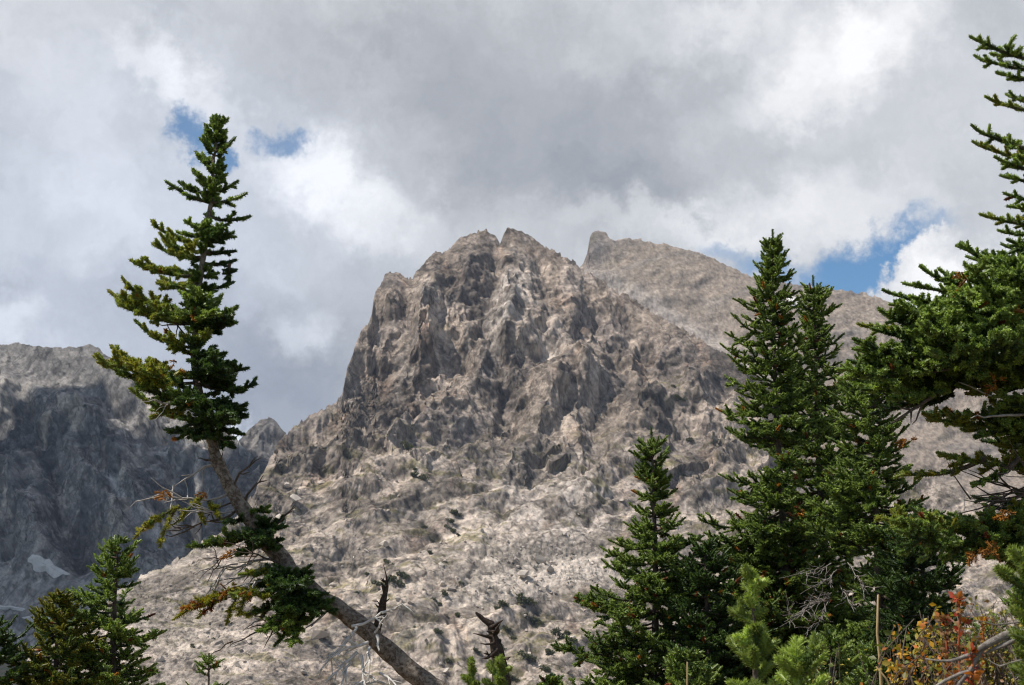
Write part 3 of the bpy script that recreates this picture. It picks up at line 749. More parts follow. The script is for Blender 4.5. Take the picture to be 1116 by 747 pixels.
def needle_arrays(seg, nn, nlen, nwid, seed, upb=0.08):
    rng = np.random.default_rng(seed)
    S = np.asarray(seg, float); P0 = S[:, :3]; P1 = S[:, 3:6]; tip = S[:, 6]; hue = S[:, 7:10]
    ax = P1 - P0; L = np.linalg.norm(ax, axis=1, keepdims=True); ax = ax / (L + 1e-9)
    ref = rng.normal(size=ax.shape); e1 = np.cross(ax, ref); e1 /= np.linalg.norm(e1, axis=1, keepdims=True) + 1e-9; e2 = np.cross(ax, e1)
    n = len(S)
    t = (np.arange(nn)[None, :] + rng.uniform(0, 1, (n, nn))) / nn * 1.0 - 0.02
    ph = rng.uniform(0, 2 * math.pi, (n, nn)) + np.arange(nn)[None, :] * 2.4
    th = rng.uniform(R(48), R(88), (n, nn)) * (1 - rng.uniform(0.0, 0.95, (n, nn)) * tip[:, None] * smooth(0.5, 1.0, t))
    rad = np.cos(ph)[..., None] * e1[:, None] + np.sin(ph)[..., None] * e2[:, None]
    d = ax[:, None] * np.cos(th)[..., None] + rad * np.sin(th)[..., None] + UP * upb
    d /= np.linalg.norm(d, axis=2, keepdims=True)
    ln = nlen * rng.uniform(0.82, 1.08, (n, nn, 1)) * (1 - 0.30 * (tip[:, None] * smooth(0.6, 1.0, t))[..., None])
    a = P0[:, None] + ax[:, None] * (L[:, None] * t[..., None])
    w = np.cross(d, ax[:, None] + 0.9 * rng.normal(size=(n, nn, 3))); w /= np.linalg.norm(w, axis=2, keepdims=True) + 1e-9
    w = w * (nwid / 2)
    m = a + d * ln * 0.45; e = a + d * ln
    V = np.stack([a, m + w, e, m - w], 2).reshape(-1, 3)
    F = np.arange(n * nn * 4).reshape(-1, 4)
    k = (1 + 0.35 * (rng.uniform(-1, 1, (n, nn)))) * (0.85 + 0.3 * rng.uniform(0, 1, (n, 1)))
    c = hue[:, None, :] * k[..., None]
    c = np.repeat(c.reshape(-1, 3), 4, axis=0)
    return V, F, c

def build_crown(name, pl, parent, nn, nlen, nwid, loc, wood=None, mat=None, upb=0.08, core=0.006, coretone=0.55):
    """one mesh: twigs (slot 0) and needles (slot 1)"""
    wood = wood or M_TWIG; mat = mat or M_NEEDLE
    Vs = []; Fs4 = []; Fs3 = []; i4 = []; i3 = []; cols = []; base = 0
    if pl.tubes:
        v, q, t = tubes_mesh(pl.tubes); Vs.append(v); Fs4.append(q); Fs3.append(t); i4.append(np.zeros(len(q))); i3.append(np.zeros(len(t)))
        cols.append(np.full((len(v), 3), 0.08)); base += len(v)
    if pl.seg:
        S = np.asarray(pl.seg, float); P0 = S[:, :3]; P1 = S[:, 3:6]
        ax = P1 - P0; ax /= np.linalg.norm(ax, axis=1, keepdims=True) + 1e-9
        e1 = np.cross(ax, [0.3, 0.8, 0.52]); e1 /= np.linalg.norm(e1, axis=1, keepdims=True) + 1e-9; e2 = np.cross(ax, e1)
        rings = []
        for P, rr in ((P0, core), (P1, core * 0.8)):
            for k in range(3):
                a = k * 2 * math.pi / 3; rings.append(P + rr * (math.cos(a) * e1 + math.sin(a) * e2))
        v = np.stack(rings, 1).reshape(-1, 3); n = len(S)
        b = (np.arange(n) * 6)[:, None] + base
        q = np.concatenate([b + np.array([[k, (k + 1) % 3, 3 + (k + 1) % 3, 3 + k]]) for k in range(3)])
        Vs.append(v); Fs4.append(q); i4.append(np.ones(len(q))); cols.append(np.repeat(S[:, 7:10] * coretone, 6, axis=0)); base += len(v)
        v, q, c = needle_arrays(pl.seg, nn, nlen, nwid, pl.seed + 7, upb)
        Vs.append(v); Fs4.append(q + base); i4.append(np.ones(len(q))); cols.append(c)
    f4 = np.vstack(Fs4); faces = [f4]; mi = [np.concatenate(i4)]
    if Fs3: faces.append(np.vstack(Fs3)); mi.append(np.concatenate(i3))
    return mesh(name, np.vstack(Vs), faces, [wood, mat], parent, midx=np.concatenate(mi), col=np.vstack(cols), loc=loc)

DARK = np.array([0.030, 0.056, 0.018]); MID = np.array([0.070, 0.122, 0.026]); LIGHT = np.array([0.22, 0.305, 0.060]); YELLOW = np.array([0.30, 0.29, 0.035])
ORANGE = np.array([0.42, 0.17, 0.025]); RUST = np.array([0.24, 0.075, 0.025]); FRESH = np.array([0.215, 0.28, 0.055]); BLUEG = np.array([0.035, 0.070, 0.034])

def spray(pl, a, b, up=UP, r0=0.012, lat=0.45, sag=0.10, leaf_from=0.12, hues=(DARK, MID, LIGHT), step=0.055, sub=0.55, spread=R(52), flat=0.35, wob=0.06, tips=1.0, maxlat=0.40, turnup=0.0, orange=0.0):
    """a fir bough from a to b: a woody axis with side twigs, twigs of twigs, all leafy"""
    rng = pl.rng; a = np.asarray(a, float); b = np.asarray(b, float)
    L = np.linalg.norm(b - a); ax = (b - a) / L
    side0 = unit(np.cross(ax, up)); upv = unit(np.cross(side0, ax))
    n = max(4, int(L / step)); us = np.linspace(0, 1, n + 1)
    j = np.cumsum([[rng.gauss(0, wob * step) for _ in range(3)] for _ in range(n + 1)], axis=0)
    j = j - us[:, None] * j[-1]
    pts = a[None] + us[:, None] * (b - a)[None] - upv[None] * (sag * L * np.sin(us * math.pi))[:, None] + upv[None] * (turnup * L * us ** 3)[:, None] + j
    rad = r0 * (1 - us) ** 0.8 + 0.0028
    pl.tube(pts, rad, 5)
    bough = rng.random()
    def hue(tip):
        if orange and rng.random() < orange: return (ORANGE if rng.random() < .6 else RUST) * rng.uniform(.6, 1.2)
        f = min(1.15, max(0, rng.gauss(0.30 * bough + 0.10, 0.16) + 0.62 * tip))  # tips lighter as new growth, with sunlit brightness painted in too
        return hues[0] + (hues[1] - hues[0]) * min(1, f * 2) + (hues[2] - hues[1]) * max(0, f * 2 - 1)
    def twig(p, d, ln, depth):
        k = max(1, int(round(ln / step))); q = p; s = ln / k
        cur = d
        for i in range(k):
            cur = unit(cur + np.array([rng.gauss(0, .10), rng.gauss(0, .10), rng.gauss(0.05, .10)]))
            e = q + cur * s
            tip = 1.0 if i == k - 1 else 0.0
            pl.leaf(q, e, tip * tips, hue(tip))
            if depth > 0 and i < k - 0 and ln > 0.09:
                for sg in (-1, 1):
                    if rng.random() < 0.84:
                        sd = unit(np.cross(cur, up)) * sg
                        dd = unit(cur * math.cos(spread) + sd * math.sin(spread) + up * rng.gauss(0.12, flat))
                        twig(q + cur * s * rng.random(), dd, max(step * 0.8, ln * sub * (1 - i / k * 0.7) * rng.uniform(.6, 1.1)), depth - 1)
            q = e
    for i in range(n):
        u = us[i]
        if u < leaf_from: continue
        d = unit(pts[i + 1] - pts[i])
        tip = 1.0 if i == n - 1 else 0.0
        pl.leaf(pts[i], pts[i + 1], tip, hue(tip))
        for sg in (-1, 1):
            if rng.random() < 0.86:
                sd = unit(np.cross(d, up)) * sg
                an = spread * rng.uniform(.8, 1.15)
                dd = unit(d * math.cos(an) + sd * math.sin(an) + up * rng.gauss(0.20, flat))
                ln = min(maxlat, lat * L * (0.25 + 0.75 * (1 - u)) * smooth(leaf_from - 0.12, leaf_from + 0.25, u) * rng.uniform(.55, 1.15))
                ln = max(step * 1.1, ln)
                twig(pts[i] + (pts[i + 1] - pts[i]) * rng.random(), dd, ln, 1)
    twig(pts[-1], unit(pts[-1] - pts[-2]), step * 1.2, 0)
    return pts

def bare(pl, a, b, r0, forks=5, sag=0.08, wob=0.25, flen=0.45, depth=1, up=UP):
    """a dead, needleless branch with forked twigs"""
    rng = pl.rng; a = np.asarray(a, float); b = np.asarray(b, float); L = np.linalg.norm(b - a)
    n = max(4, int(L / 0.06)); us = np.linspace(0, 1, n + 1)
    j = np.cumsum([[rng.gauss(0, wob * L / n) for _ in range(3)] for _ in range(n + 1)], axis=0); j = j - us[:, None] * j[-1]
    pts = a + us[:, None] * (b - a) - up * (sag * L * np.sin(us * math.pi))[:, None] + j
    pl.tube(pts, r0 * (1 - us) ** 0.7 + 0.0016, 5)
    if depth:
        for _ in range(forks):
            i = rng.randint(1, n - 1); d = unit(pts[i + 1] - pts[i] if i < n else b - a)
            dd = unit(d + 0.9 * np.array([rng.gauss(0, .6), rng.gauss(0, .5), rng.gauss(-0.1, .6)]))
            bare(pl, pts[i], pts[i] + dd * L * flen * rng.uniform(.4, 1.0), r0 * 0.5, 3, sag * .5, wob, flen, depth - 1)

def wood(name, pl, parent, mat, loc, rough=0.0, smooth_=True):
    v, q, t = tubes_mesh(pl.tubes, rough, pl.seed)
    return mesh(name, v, [q, t], mat, parent, smooth=smooth_, loc=loc)

def trunk_path(pxs, Y):
    return np.array([at(x, y, Y + (dy if len(r) else 0)) for x, y, *r in pxs for dy in [r[0] if r else 0]])

def fir(name, label, top, Y, prof, base_px=None, dens=26, seed=1, nn=30, nlen=0.027, nwid=0.0068, r_base=0.055, group=None, hues=(DARK, MID, LIGHT), lean=0.0,
        zmin_px=760, orange=0.008, step=0.06, leaf_from=0.04, tip_len=0.16, core=0.012, gaps=(), mat=None, upb=0.08, cat='fir tree', min_len=0.06, up_top=22, up_low=-14, lat=0.50):
    """an upright conifer. prof: (py, half width left px, half width right px) read down the crown"""
    pl = Plant(seed); rng = pl.rng
    tp = at(top[0], top[1], Y)
    bx = at(base_px if base_px is not None else top[0], top[1], Y)[0]
    gz = float(ground_z(bx, Y)) - 0.05
    H = tp[2] - gz
    base = np.array([bx, Y, gz])
    root = thing(name, label, cat, base, group)
    us = np.linspace(0, 1, 22)
    tr = base[None] + us[:, None] * (tp - base)[None]
    tr[:, 0] += 0.012 * H * np.sin(us * 7 + seed) * (1 - us); tr[:, 1] += 0.01 * H * np.sin(us * 5 + seed * 2) * (1 - us)
    tw = Plant(seed + 50)
    tw.tube(tr, r_base * (1 - us) ** 0.85 + 0.004, 9)
    wood('trunk', tw, root, M_BARK_DARK, base, 0.006)
    def tz(z):
        u = (z - gz) / H; return np.array([np.interp(u, us, tr[:, k]) for k in range(3)])
    pr = np.array(prof, float); ppm = FPX / Y
    zs = [at(top[0], p, Y)[2] for p in pr[:, 0]]       # falling
    zlow = at(top[0], zmin_px, Y)[2]
    z = tp[2] - 0.03; ang = rng.uniform(0, 6.28)
    # leader
    k = max(2, int(tip_len / step))
    for i in range(k):
        a_ = tp - UP * (i * step); b_ = tp - UP * ((i + 1) * step)
        pl.leaf(b_, a_, 1.0 if i == 0 else 0.3, hues[1])
    wz = z - 0.05; gapw = 4.6 / dens
    def one(z, ang, f):
        wl = np.interp(-z, [-q for q in zs], pr[:, 1]) / ppm; wr = np.interp(-z, [-q for q in zs], pr[:, 2]) / ppm
        cx = math.cos(ang)
        w = (wl if cx < 0 else wr) * abs(cx) + 0.5 * (wl + wr) * (1 - abs(cx))
        ln = w * f
        frac = (tp[2] - z) / max(0.3, H)
        skip = any(abs(z - at(top[0], g[0], Y)[2]) < g[1] / ppm and (cx * g[2] > 0.1) for g in gaps)
        if ln > min_len and not skip:
            el = R(up_top + (up_low - up_top) * min(1, frac * 1.7)) + rng.gauss(0, .09)
            p = tz(z); d = np.array([cx * math.cos(el), math.sin(ang) * math.cos(el), math.sin(el)])
            ln_ = ln / max(0.5, math.cos(el))
            spray(pl, p, p + d * ln_, UP, 0.004 + 0.009 * min(1, ln_), lat=lat, sag=0.05 + 0.07 * rng.random(), leaf_from=leaf_from + (0.08 if ln > .6 else 0), hues=hues, step=step, turnup=0.08, flat=.42, orange=orange if rng.random() < .9 else orange * 5)
    while wz > max(zlow, gz + 0.15):
        nb = rng.choice((5, 6, 6, 7)); a0 = rng.uniform(0, 6.28); big = rng.uniform(.86, 1.08)
        for k in range(nb):
            one(wz + rng.gauss(0, .018), a0 + 6.283 * k / nb + rng.gauss(0, .2), big * rng.choice((1.0, 1.0, .94, .86, .72)))
        frac = (tp[2] - wz) / max(.3, H); g = gapw * (0.75 + 0.5 * min(1, frac * 2.2)) * rng.uniform(.85, 1.2)
        for k in range(rng.choice((2, 3, 4))):
            one(wz - g * rng.uniform(.25, .85), rng.uniform(0, 6.28), rng.uniform(.35, .72))
        wz -= g
    build_crown('crown', pl, root, nn, nlen, nwid, base, mat=mat, upb=upb, core=core)
    return root, tz, base

# ---- the leaning, wind-trained fir on the left
def bent_fir():
    Y = 9.5; mpp = Y / FPX
    P = lambda x, y, dy=0.0: at(x, y, Y + dy)
    tp = [(700, 905), (640, 862), (560, 808), (510, 774), (475, 752), (440, 727), (408, 694), (375, 667), (345, 649), (316, 621), (287, 585), (268, 560), (250, 531), (236, 501), (226, 470), (219, 440), (213, 410), (211, 380), (213, 350),
          (216, 320), (220, 290), (224, 260), (228, 230), (231, 200), (234, 170), (237, 148), (239, 128)]
    rp = [19, 17, 16, 15, 14.5, 14.5, 14, 13, 12, 11.5, 11.5, 11, 9.5, 8.8, 8.0, 7.2, 6.6, 6.0, 5.4, 4.8, 4.2, 3.6, 3.0, 2.4, 1.8, 1.2, 0.7]
    base = P(700, 905); base[2] = float(ground_z(base[0], Y)) - 0.1
    root = thing('fir_tree', 'leaning wind-trained fir with bare curved trunk, standing alone before the dark rock wall', 'fir tree', base)
    pts = np.array([base] + [P(*q) for q in tp[1:]])
    us = np.arange(len(pts)); uu = np.linspace(0, len(pts) - 1, 120)
    sm = np.column_stack([np.interp(uu, us, pts[:, k]) for k in range(3)])
    for _ in range(4): sm[1:-1] = 0.25 * sm[:-2] + 0.5 * sm[1:-1] + 0.25 * sm[2:]
    sr = np.interp(uu, us, rp) * mpp * np.interp(np.arange(120) / 119, [0, .2, .4, .7, 1], [.76, .72, .74, .80, .82]) * (1 + .10 * fbm(np.arange(120) / 5.0, np.zeros(120), oct=3, seed=77))
    t = Plant(900); t.tube(sm, sr, 14); wood('trunk', t, root, M_BARK, base, 0.016)
    def on(py):
        k = np.argmin([abs(at_py(q) - py) for q in sm]); return sm[k]
    def at_py(q):
        v = q - np.array([0, 0, CAMZ]); d = v[2] * math.cos(PITCH) - v[1] * math.sin(PITCH); f = v[1] * math.cos(PITCH) + v[2] * math.sin(PITCH)
        return 373.5 - FPX * d / f
    pys = np.array([at_py(q) for q in sm])
    on = lambda py: sm[int(np.argmin(np.abs(pys - py)))]
    kw = dict(nn=46, nlen=0.027, nwid=0.0058)
    YG_LIT = (MID * 1.1, LIGHT * 1.05, np.array([0.30, 0.31, 0.045]))  # yellow-green with sunlit brightness put into the tint
    # upper crown, above the listed boughs
    lead = Plant(901); rng = lead.rng
    for i in range(3): lead.leaf(P(239, 134 + i * 8), P(239.5, 126 + i * 8), 1.0 if i == 0 else 0.2, MID)
    prof = [(130, 3, 4), (140, 8, 6), (150, 15, 10), (165, 27, 22), (172, 26, 16), (182, 32, 12), (192, 36, 14), (203, 34, 20), (214, 34, 34), (226, 30, 36), (240, 36, 36), (250, 34, 24), (258, 30, 24), (266, 24, 14), (276, 26, 16), (290, 20, 16), (304, 14, 12), (320, 16, 20), (345, 16, 22), (360, 10, 18), (368, 5, 8), (376, 4, 4)]
    pr = np.array(prof, float); y = 133.0; ang = 0.3
    while y < 372:
        ang += 2.39996 + rng.gauss(0, .3); c = math.cos(ang)
        w = np.interp(y, pr[:, 0], pr[:, 1] if c < 0 else pr[:, 2]) * (0.45 + 0.55 * abs(c)) * rng.uniform(.6, 1.05)
        L = w * mpp
        if 178 < y and rng.random() < 0.30: y += rng.uniform(2, 5); continue
        el = R(22 - 30 * smooth(150, 300, y)) + rng.gauss(0, .12)
        p = on(y); d = np.array([c * math.cos(el), math.sin(ang) * math.cos(el), math.sin(el)])
        spray(lead, p, p + d * max(L, .03), UP, 0.005, lat=0.5, sag=0.08, leaf_from=0.02, hues=(DARK, MID, LIGHT), step=0.045, turnup=0.14, flat=0.4)
        y += rng.uniform(1.6, 3.6)
    build_crown('crown', lead, root, loc=base, core=0.014, **kw)
    # boughs read off the photograph: from, to, depth of the tip, look, lateral length
    B = [((229, 222), (187, 204), -.10, 'g', .40), ((228, 250), (205, 245), -.2, 'g', .5), ((226, 268), (170, 249), -.15, 'y', .40), ((224, 280), (171, 271), .1, 'y', .38), ((222, 276), (178, 262), -.35, 'y', .4),
         ((227, 232), (266, 240), .10, 'g', .40), ((230, 222), (262, 216), -.1, 'g', .40), ((225, 262), (250, 258), -.2, 'd', .5), ((224, 272), (249, 276), .05, 'd', .45),
         ((218, 300), (149, 290), -.10, 'y', .36), ((217, 305), (178, 312), -.25, 'y', .45), ((219, 298), (186, 296), .1, 'y', .5),
         ((218, 285), (250, 287), .05, 'd', .28), ((250, 287), (250, 303), .05, 'd', .5), ((217, 315), (248, 312), .1, 'd', .45), ((216, 322), (240, 336), .2, 'd', .5),
         ((212, 345), (136, 312), -.10, 'y', .34), ((211, 350), (122, 325), .10, 'y', .30), ((213, 348), (168, 336), -.3, 'y', .4), ((211, 352), (186, 345), .0, 'g', .5),
         ((214, 340), (218, 322), -.35, 'g', .5), ((215, 352), (253, 340), -.10, 'g', .46), ((213, 358), (247, 350), -.3, 'd', .5), ((214, 345), (240, 328), .1, 'g', .5), ((214, 348), (232, 345), -.35, 'g', .6),
         ((212, 380), (152, 357), -.10, 'y', .32), ((212, 382), (186, 370), -.30, 'y', .5), ((211, 384), (240, 388), -.1, 'g', .5), ((212, 376), (224, 366), -.3, 'y', .5),
         ((212, 408), (109, 396), -.10, 'y', .34), ((213, 410), (124, 386), .12, 'y', .34), ((213, 412), (145, 402), -.35, 'y', .42), ((214, 416), (128, 408), .0, 'g', .32),
         ((218, 436), (150, 421), .10, 'g', .42), ((222, 458), (147, 432), -.30, 'y', .26), ((220, 450), (178, 452), .10, 'd', .5), ((220, 446), (190, 430), -.3, 'g', .55), ((222, 462), (186, 470), .1, 'd', .4),
         ((214, 405), (263, 405), .00, 'd', .48), ((216, 415), (272, 424), -.1, 'd', .46), ((218, 428), (269, 436), .10, 'd', .46), ((219, 440), (262, 450), -.2, 'd', .5), ((222, 452), (258, 474), .0, 'd', .42),
         ((222, 455), (249, 488), -.12, 'd', .4), ((218, 420), (240, 402), -.35, 'd', .6), ((219, 438), (240, 432), -.40, 'd', .6), ((222, 455), (236, 458), -.4, 'd', .6), ((214, 398), (236, 392), .3, 'd', .6), ((213, 395), (228, 386), -.3, 'd', .6),
         ((221, 450), (214, 482), -.28, 'd', .4), ((217, 425), (200, 415), -.4, 'd', .6), ((223, 460), (236, 486), .2, 'd', .5), ((216, 418), (252, 416), .35, 'd', .5), ((219, 442), (250, 462), .3, 'd', .5), ((216, 425), (205, 440), -.42, 'd', .6), ((218, 435), (225, 452), -.42, 'd', .6)]
    B = [b_ for k_, b_ in enumerate(B) if not (b_[3] == 'd' and k_ % 5 == 0)]
    def bough(a, b, dz, look, lat, i, name='bough', **k2):
        pl = Plant(1000 + i); hz = {'y': YG_LIT, 'g': (DARK, MID, LIGHT * 1.1), 'd': (DARK * .8, DARK * 1.2, MID), 'o': (MID, YELLOW, ORANGE)}[look]  # y boughs tinted as sunlit, d boughs darkened as the shaded side
        A = on(a[1]) if abs(a[0] - 0) and k2.pop('ontrunk', True) else P(*a)
        o = k2.pop('orange', 0.014 if look == 'y' else 0.004)
        Bp = P(b[0], b[1], dz)
        spray(pl, A, Bp, UP, 0.010, lat=lat, sag=k2.pop('sag', 0.07), leaf_from=k2.pop('leaf_from', 0.14), hues=hz, step=0.045, turnup=0.04, orange=o, flat=0.42, maxlat=.26, **k2)
        return build_crown(name, pl, root, loc=base, core=0.014, **kw)
    for i, (a, b, dz, lk, lt) in enumerate(B): bough(a, b, dz, lk, lt * 1.25, i, ontrunk=abs(a[0] - 250) > 1)
    # lower boughs on the leaning trunk
    LB = [((266, 556), (288, 556), -.1, 'g', .6), ((272, 566), (306, 577), -.15, 'd', .6), ((276, 572), (213, 598), -.15, 'g', .30), ((280, 580), (232, 592), .05, 'g', .4), ((284, 585), (262, 606), -.2, 'd', .5), ((283, 580), (300, 600), -.25, 'd', .6), ((270, 562), (250, 570), -.2, 'd', .5),
          ((276, 572), (285, 590), -.35, 'd', .6), ((290, 590), (268, 586), -.3, 'd', .6), ((288, 588), (305, 608), .0, 'd', .5),
          ((320, 628), (282, 640), -.15, 'd', .5), ((324, 632), (285, 668), -.2, 'd', .45), ((330, 638), (300, 680), -.25, 'd', .45), ((335, 640), (325, 690), -.2, 'g', .40), ((340, 646), (312, 655), -.35, 'd', .6), ((318, 624), (335, 622), -.2, 'd', .5),
          ((345, 650), (362, 668), -.2, 'd', .5), ((338, 645), (345, 672), -.3, 'd', .5), ((316, 622), (290, 622), .1, 'd', .5), ((325, 630), (300, 645), -.4, 'd', .6), ((336, 642), (322, 668), -.4, 'd', .6), ((312, 618), (300, 628), -.3, 'd', .6),
          ((300, 612), (268, 628), -.2, 'y', .45), ((318, 630), (258, 652), -.3, 'y', .4), ((322, 640), (270, 672), -.1, 'y', .4), ((335, 648), (290, 690), -.35, 'g', .45), ((312, 620), (322, 640), -.45, 'd', .6),
         ((330, 660), (318, 704), -.3, 'g', .35), ((322, 660), (305, 700), -.15, 'g', .35)]
    for i, (a, b, dz, lk, lt) in enumerate(LB): bough(a, b, dz, lk, lt, 100 + i, leaf_from=.05, ontrunk=i < 27)
    # yellowing sprays at the ends of long bare limbs
    YS = [((196, 552), (152, 580), -.2, .5, .10), ((190, 556), (176, 588), -.2, .4, .03), ((222, 540), (196, 566), -.15, .4, .0), ((215, 548), (220, 563), -.15, .4, .0), ((228, 545), (236, 560), -.15, .4, .0),
          ((262, 640), (197, 670), -.25, .34, .22), ((256, 642), (222, 668), -.2, .4, .16), ((275, 640), (262, 664), -.25, .3, .05), ((264, 640), (249, 672), -.2, .35, .05), ((240, 655), (205, 662), -.35, .4, .2)]
    for i, (a, b, dz, lt, og) in enumerate(YS):
        pl = Plant(1300 + i)
        spray(pl, P(a[0], a[1], -.15), P(b[0], b[1], dz), UP, 0.006, lat=lt, sag=-0.03, leaf_from=.0, hues=(MID * 1.2, YELLOW * .8, YELLOW), step=0.045, orange=og * 1.5, maxlat=.16)
        build_crown('yellowed_spray', pl, root, loc=base, core=0.008, **kw)['label'] = 'yellowing needle spray at the end of a bare limb'
    for i, (x, y, n) in enumerate(((252, 604, 7), (183, 541, 6), (226, 534, 3), (250, 646, 6), (215, 347, 4), (190, 398, 3), (213, 440, 4), (265, 648, 4))):
        pl = Plant(1350 + i)
        for _ in range(n):
            c = P(x + pl.rng.uniform(-7, 7), y + pl.rng.uniform(-5, 5), -.3 + pl.rng.uniform(-.1, .1)); d = unit([pl.rng.gauss(-.3, .5), pl.rng.gauss(-.3, .4), pl.rng.gauss(-.3, .5)])
            pl.leaf(c, c + d * .05, 1, ORANGE * pl.rng.uniform(.6, 1.0))
        build_crown('dead_needles', pl, root, nn=22, nlen=.024, nwid=.0045, loc=base, mat=M_DEAD)['label'] = 'tuft of dead orange needles'
    # bare limbs
    D = [((234, 508), (190, 530), -.1, .009, 5), ((190, 530), (186, 556), -.15, .006, 4), ((250, 540), (163, 541), -.15, .008, 5), ((252, 548), (222, 560), -.2, .006, 4), ((258, 555), (188, 577), -.2, .009, 8), ((258, 556), (200, 566), -.35, .006, 6),
         ((252, 529), (281, 497), -.1, .008, 2), ((264, 552), (287, 518), -.05, .009, 2), ((284, 582), (320, 556), -.1, .009, 3), ((236, 500), (216, 500), -.1, .006, 1), ((240, 505), (243, 492), -.15, .005, 0),
         ((290, 592), (232, 612), -.3, .006, 6), ((300, 606), (210, 628), -.25, .008, 9), ((306, 612), (228, 640), -.15, .008, 8), ((312, 620), (262, 640), -.3, .008, 6), ((318, 628), (240, 655), -.2, .008, 6), ((308, 612), (250, 600), -.45, .006, 8),
         ((330, 650), (248, 706), -.3, .009, 8), ((330, 655), (272, 680), -.1, .007, 5), ((360, 668), (328, 688), -.2, .007, 2), ((340, 660), (300, 690), -.35, .006, 5),
         ((222, 455), (168, 437), -.4, .005, 5), ((222, 450), (180, 442), -.3, .005, 4), ((230, 470), (246, 480), -.2, .005, 2),
         ((208, 378), (188, 350), -.15, .007, 2), ((212, 352), (168, 352), -.25, .006, 2)]
    for i, (a, b, dz, r, f) in enumerate(D):
        pl = Plant(1400 + i); bare(pl, P(*a), P(b[0], b[1], dz), r, f, sag=-0.05 if b[1] < a[1] else 0.02, wob=.18)
        wood('bare_branch', pl, root, M_GREY if i in (0, 1, 2, 5, 12, 13, 14, 18, 19, 21) else M_TWIG, base)
    # bleached limbs near the foot of the visible trunk
    G = [((384, 682), (438, 659), -.15, .008, 6), ((438, 659), (453, 671), -.15, .004, 1), ((388, 684), (382, 694), -.2, .008, 0), ((382, 694), (345, 735), -.25, .008, 5), ((400, 700), (352, 722), -.25, .009, 6), ((402, 704), (402, 738), -.3, .010, 5), ((402, 738), (412, 744), -.3, .006, 4),
         ((410, 692), (413, 710), -.2, .010, 2), ((390, 712), (356, 745), -.25, .010, 8), ((392, 715), (398, 752), -.3, .008, 6), ((384, 722), (366, 756), -.3, .007, 6), ((408, 690), (424, 668), -.25, .006, 3), ((420, 745), (388, 752), -.3, .008, 6), ((415, 735), (440, 755), -.3, .007, 4)]
    for i, (a, b, dz, r, f) in enumerate(G):
        pl = Plant(1500 + i); bare(pl, P(a[0], a[1], -.13), P(b[0], b[1], dz), r * 1.15, f, sag=-0.04, wob=.16)
        wood('bare_branch', pl, root, M_BLEACH, base)['label'] = 'bleached dead branch'
    # rough brown broken stub standing on the trunk
    pl = Plant(1600)
    sp = [P(409, 702), P(412, 685), P(416, 668), P(418, 655), P(421, 640), P(420, 628), P(419, 615)]
    pl.tube(sp, np.array([9, 8.5, 8, 6.5, 3.5, 1.3, .4]) * mpp * .55, 9)
    for k in range(26):
        i = pl.rng.random() * 4.6; q = np.array([np.interp(i, range(7), [s_[c] for s_ in sp]) for c in range(3)])
        d = unit([pl.rng.gauss(0, 1), pl.rng.gauss(-.3, .6), pl.rng.gauss(.2, .6)]); pl.tube([q, q + d * .025, q + d * .045 + UP * .02], [.010, .006, .002], 5)
    wood('broken_stub', pl, root, M_SNAG, base, 0.02)['label'] = 'rough dark brown broken stub'
    return root
bent_fir()

# ---- the firs on the right
firA = fir('fir_tree', 'tallest upright fir with a slender pointed top, its lower trunk showing between boughs', (842, 250), 13.5,
    [(250, 2, 2), (262, 6, 7), (280, 12, 12), (300, 18, 20), (320, 36, 26), (350, 40, 30), (380, 46, 34), (400, 62, 40), (430, 58, 50), (450, 68, 50), (480, 66, 60), (510, 62, 62), (540, 84, 64), (570, 90, 74), (610, 98, 84), (660, 104, 94), (760, 120, 104)],
    base_px=836, seed=11, dens=40, gaps=[(520, 34, 1), (500, 12, -1)], orange=0.02)
firB = fir('fir_tree', 'slim fir rising just behind the shoulder of the tallest fir', (886, 300), 14.6,
    [(300, 2, 2), (312, 7, 7), (330, 16, 20), (345, 22, 28), (352, 12, 12), (365, 22, 24), (385, 30, 28), (420, 40, 36), (470, 50, 44), (530, 60, 50), (620, 70, 60), (760, 80, 70)], base_px=888, seed=12, dens=38)
firC = fir('fir_tree', 'broad dense fir crowded between the slim fir and the big overhanging boughs', (948, 392), 12.2,
    [(392, 4, 4), (402, 18, 18), (420, 38, 30), (440, 48, 34), (470, 55, 30), (500, 62, 44), (525, 70, 40), (560, 80, 60), (600, 86, 74), (650, 90, 90), (700, 70, 90), (760, 60, 80)], base_px=950, seed=13, dens=44, orange=0.012, zmin_px=770, gaps=[(640, 40, -1)])
firE = fir('fir_tree', 'low dark fir under the big overhanging boughs', (1002, 560), 11.4,
    [(560, 4, 4), (575, 30, 20), (600, 50, 44), (640, 62, 50), (680, 70, 50), (760, 80, 60)], base_px=1000, seed=14, dens=38, hues=(DARK * .9, DARK * 1.3, MID), zmin_px=780)
firD = fir('fir_tree', 'shorter open-crowned fir in front of the pale scree, left of the tallest fir', (710, 466), 13.0,
    [(466, 2, 2), (476, 6, 6), (500, 20, 22), (520, 16, 14), (540, 30, 26), (548, 18, 14), (570, 34, 38), (585, 42, 50), (600, 62, 58), (640, 90, 64), (680, 100, 74), (720, 106, 84), (760, 116, 92)], base_px=712, seed=15, dens=34, orange=0.015)
firF = fir('fir_tree', 'dark fir filling the gap low behind the young pine', (768, 590), 12.6,
    [(590, 3, 3), (610, 20, 20), (640, 40, 40), (680, 56, 56), (760, 80, 80)], seed=16, dens=36, hues=(DARK * .9, DARK * 1.3, MID * 1.1), orange=.015)
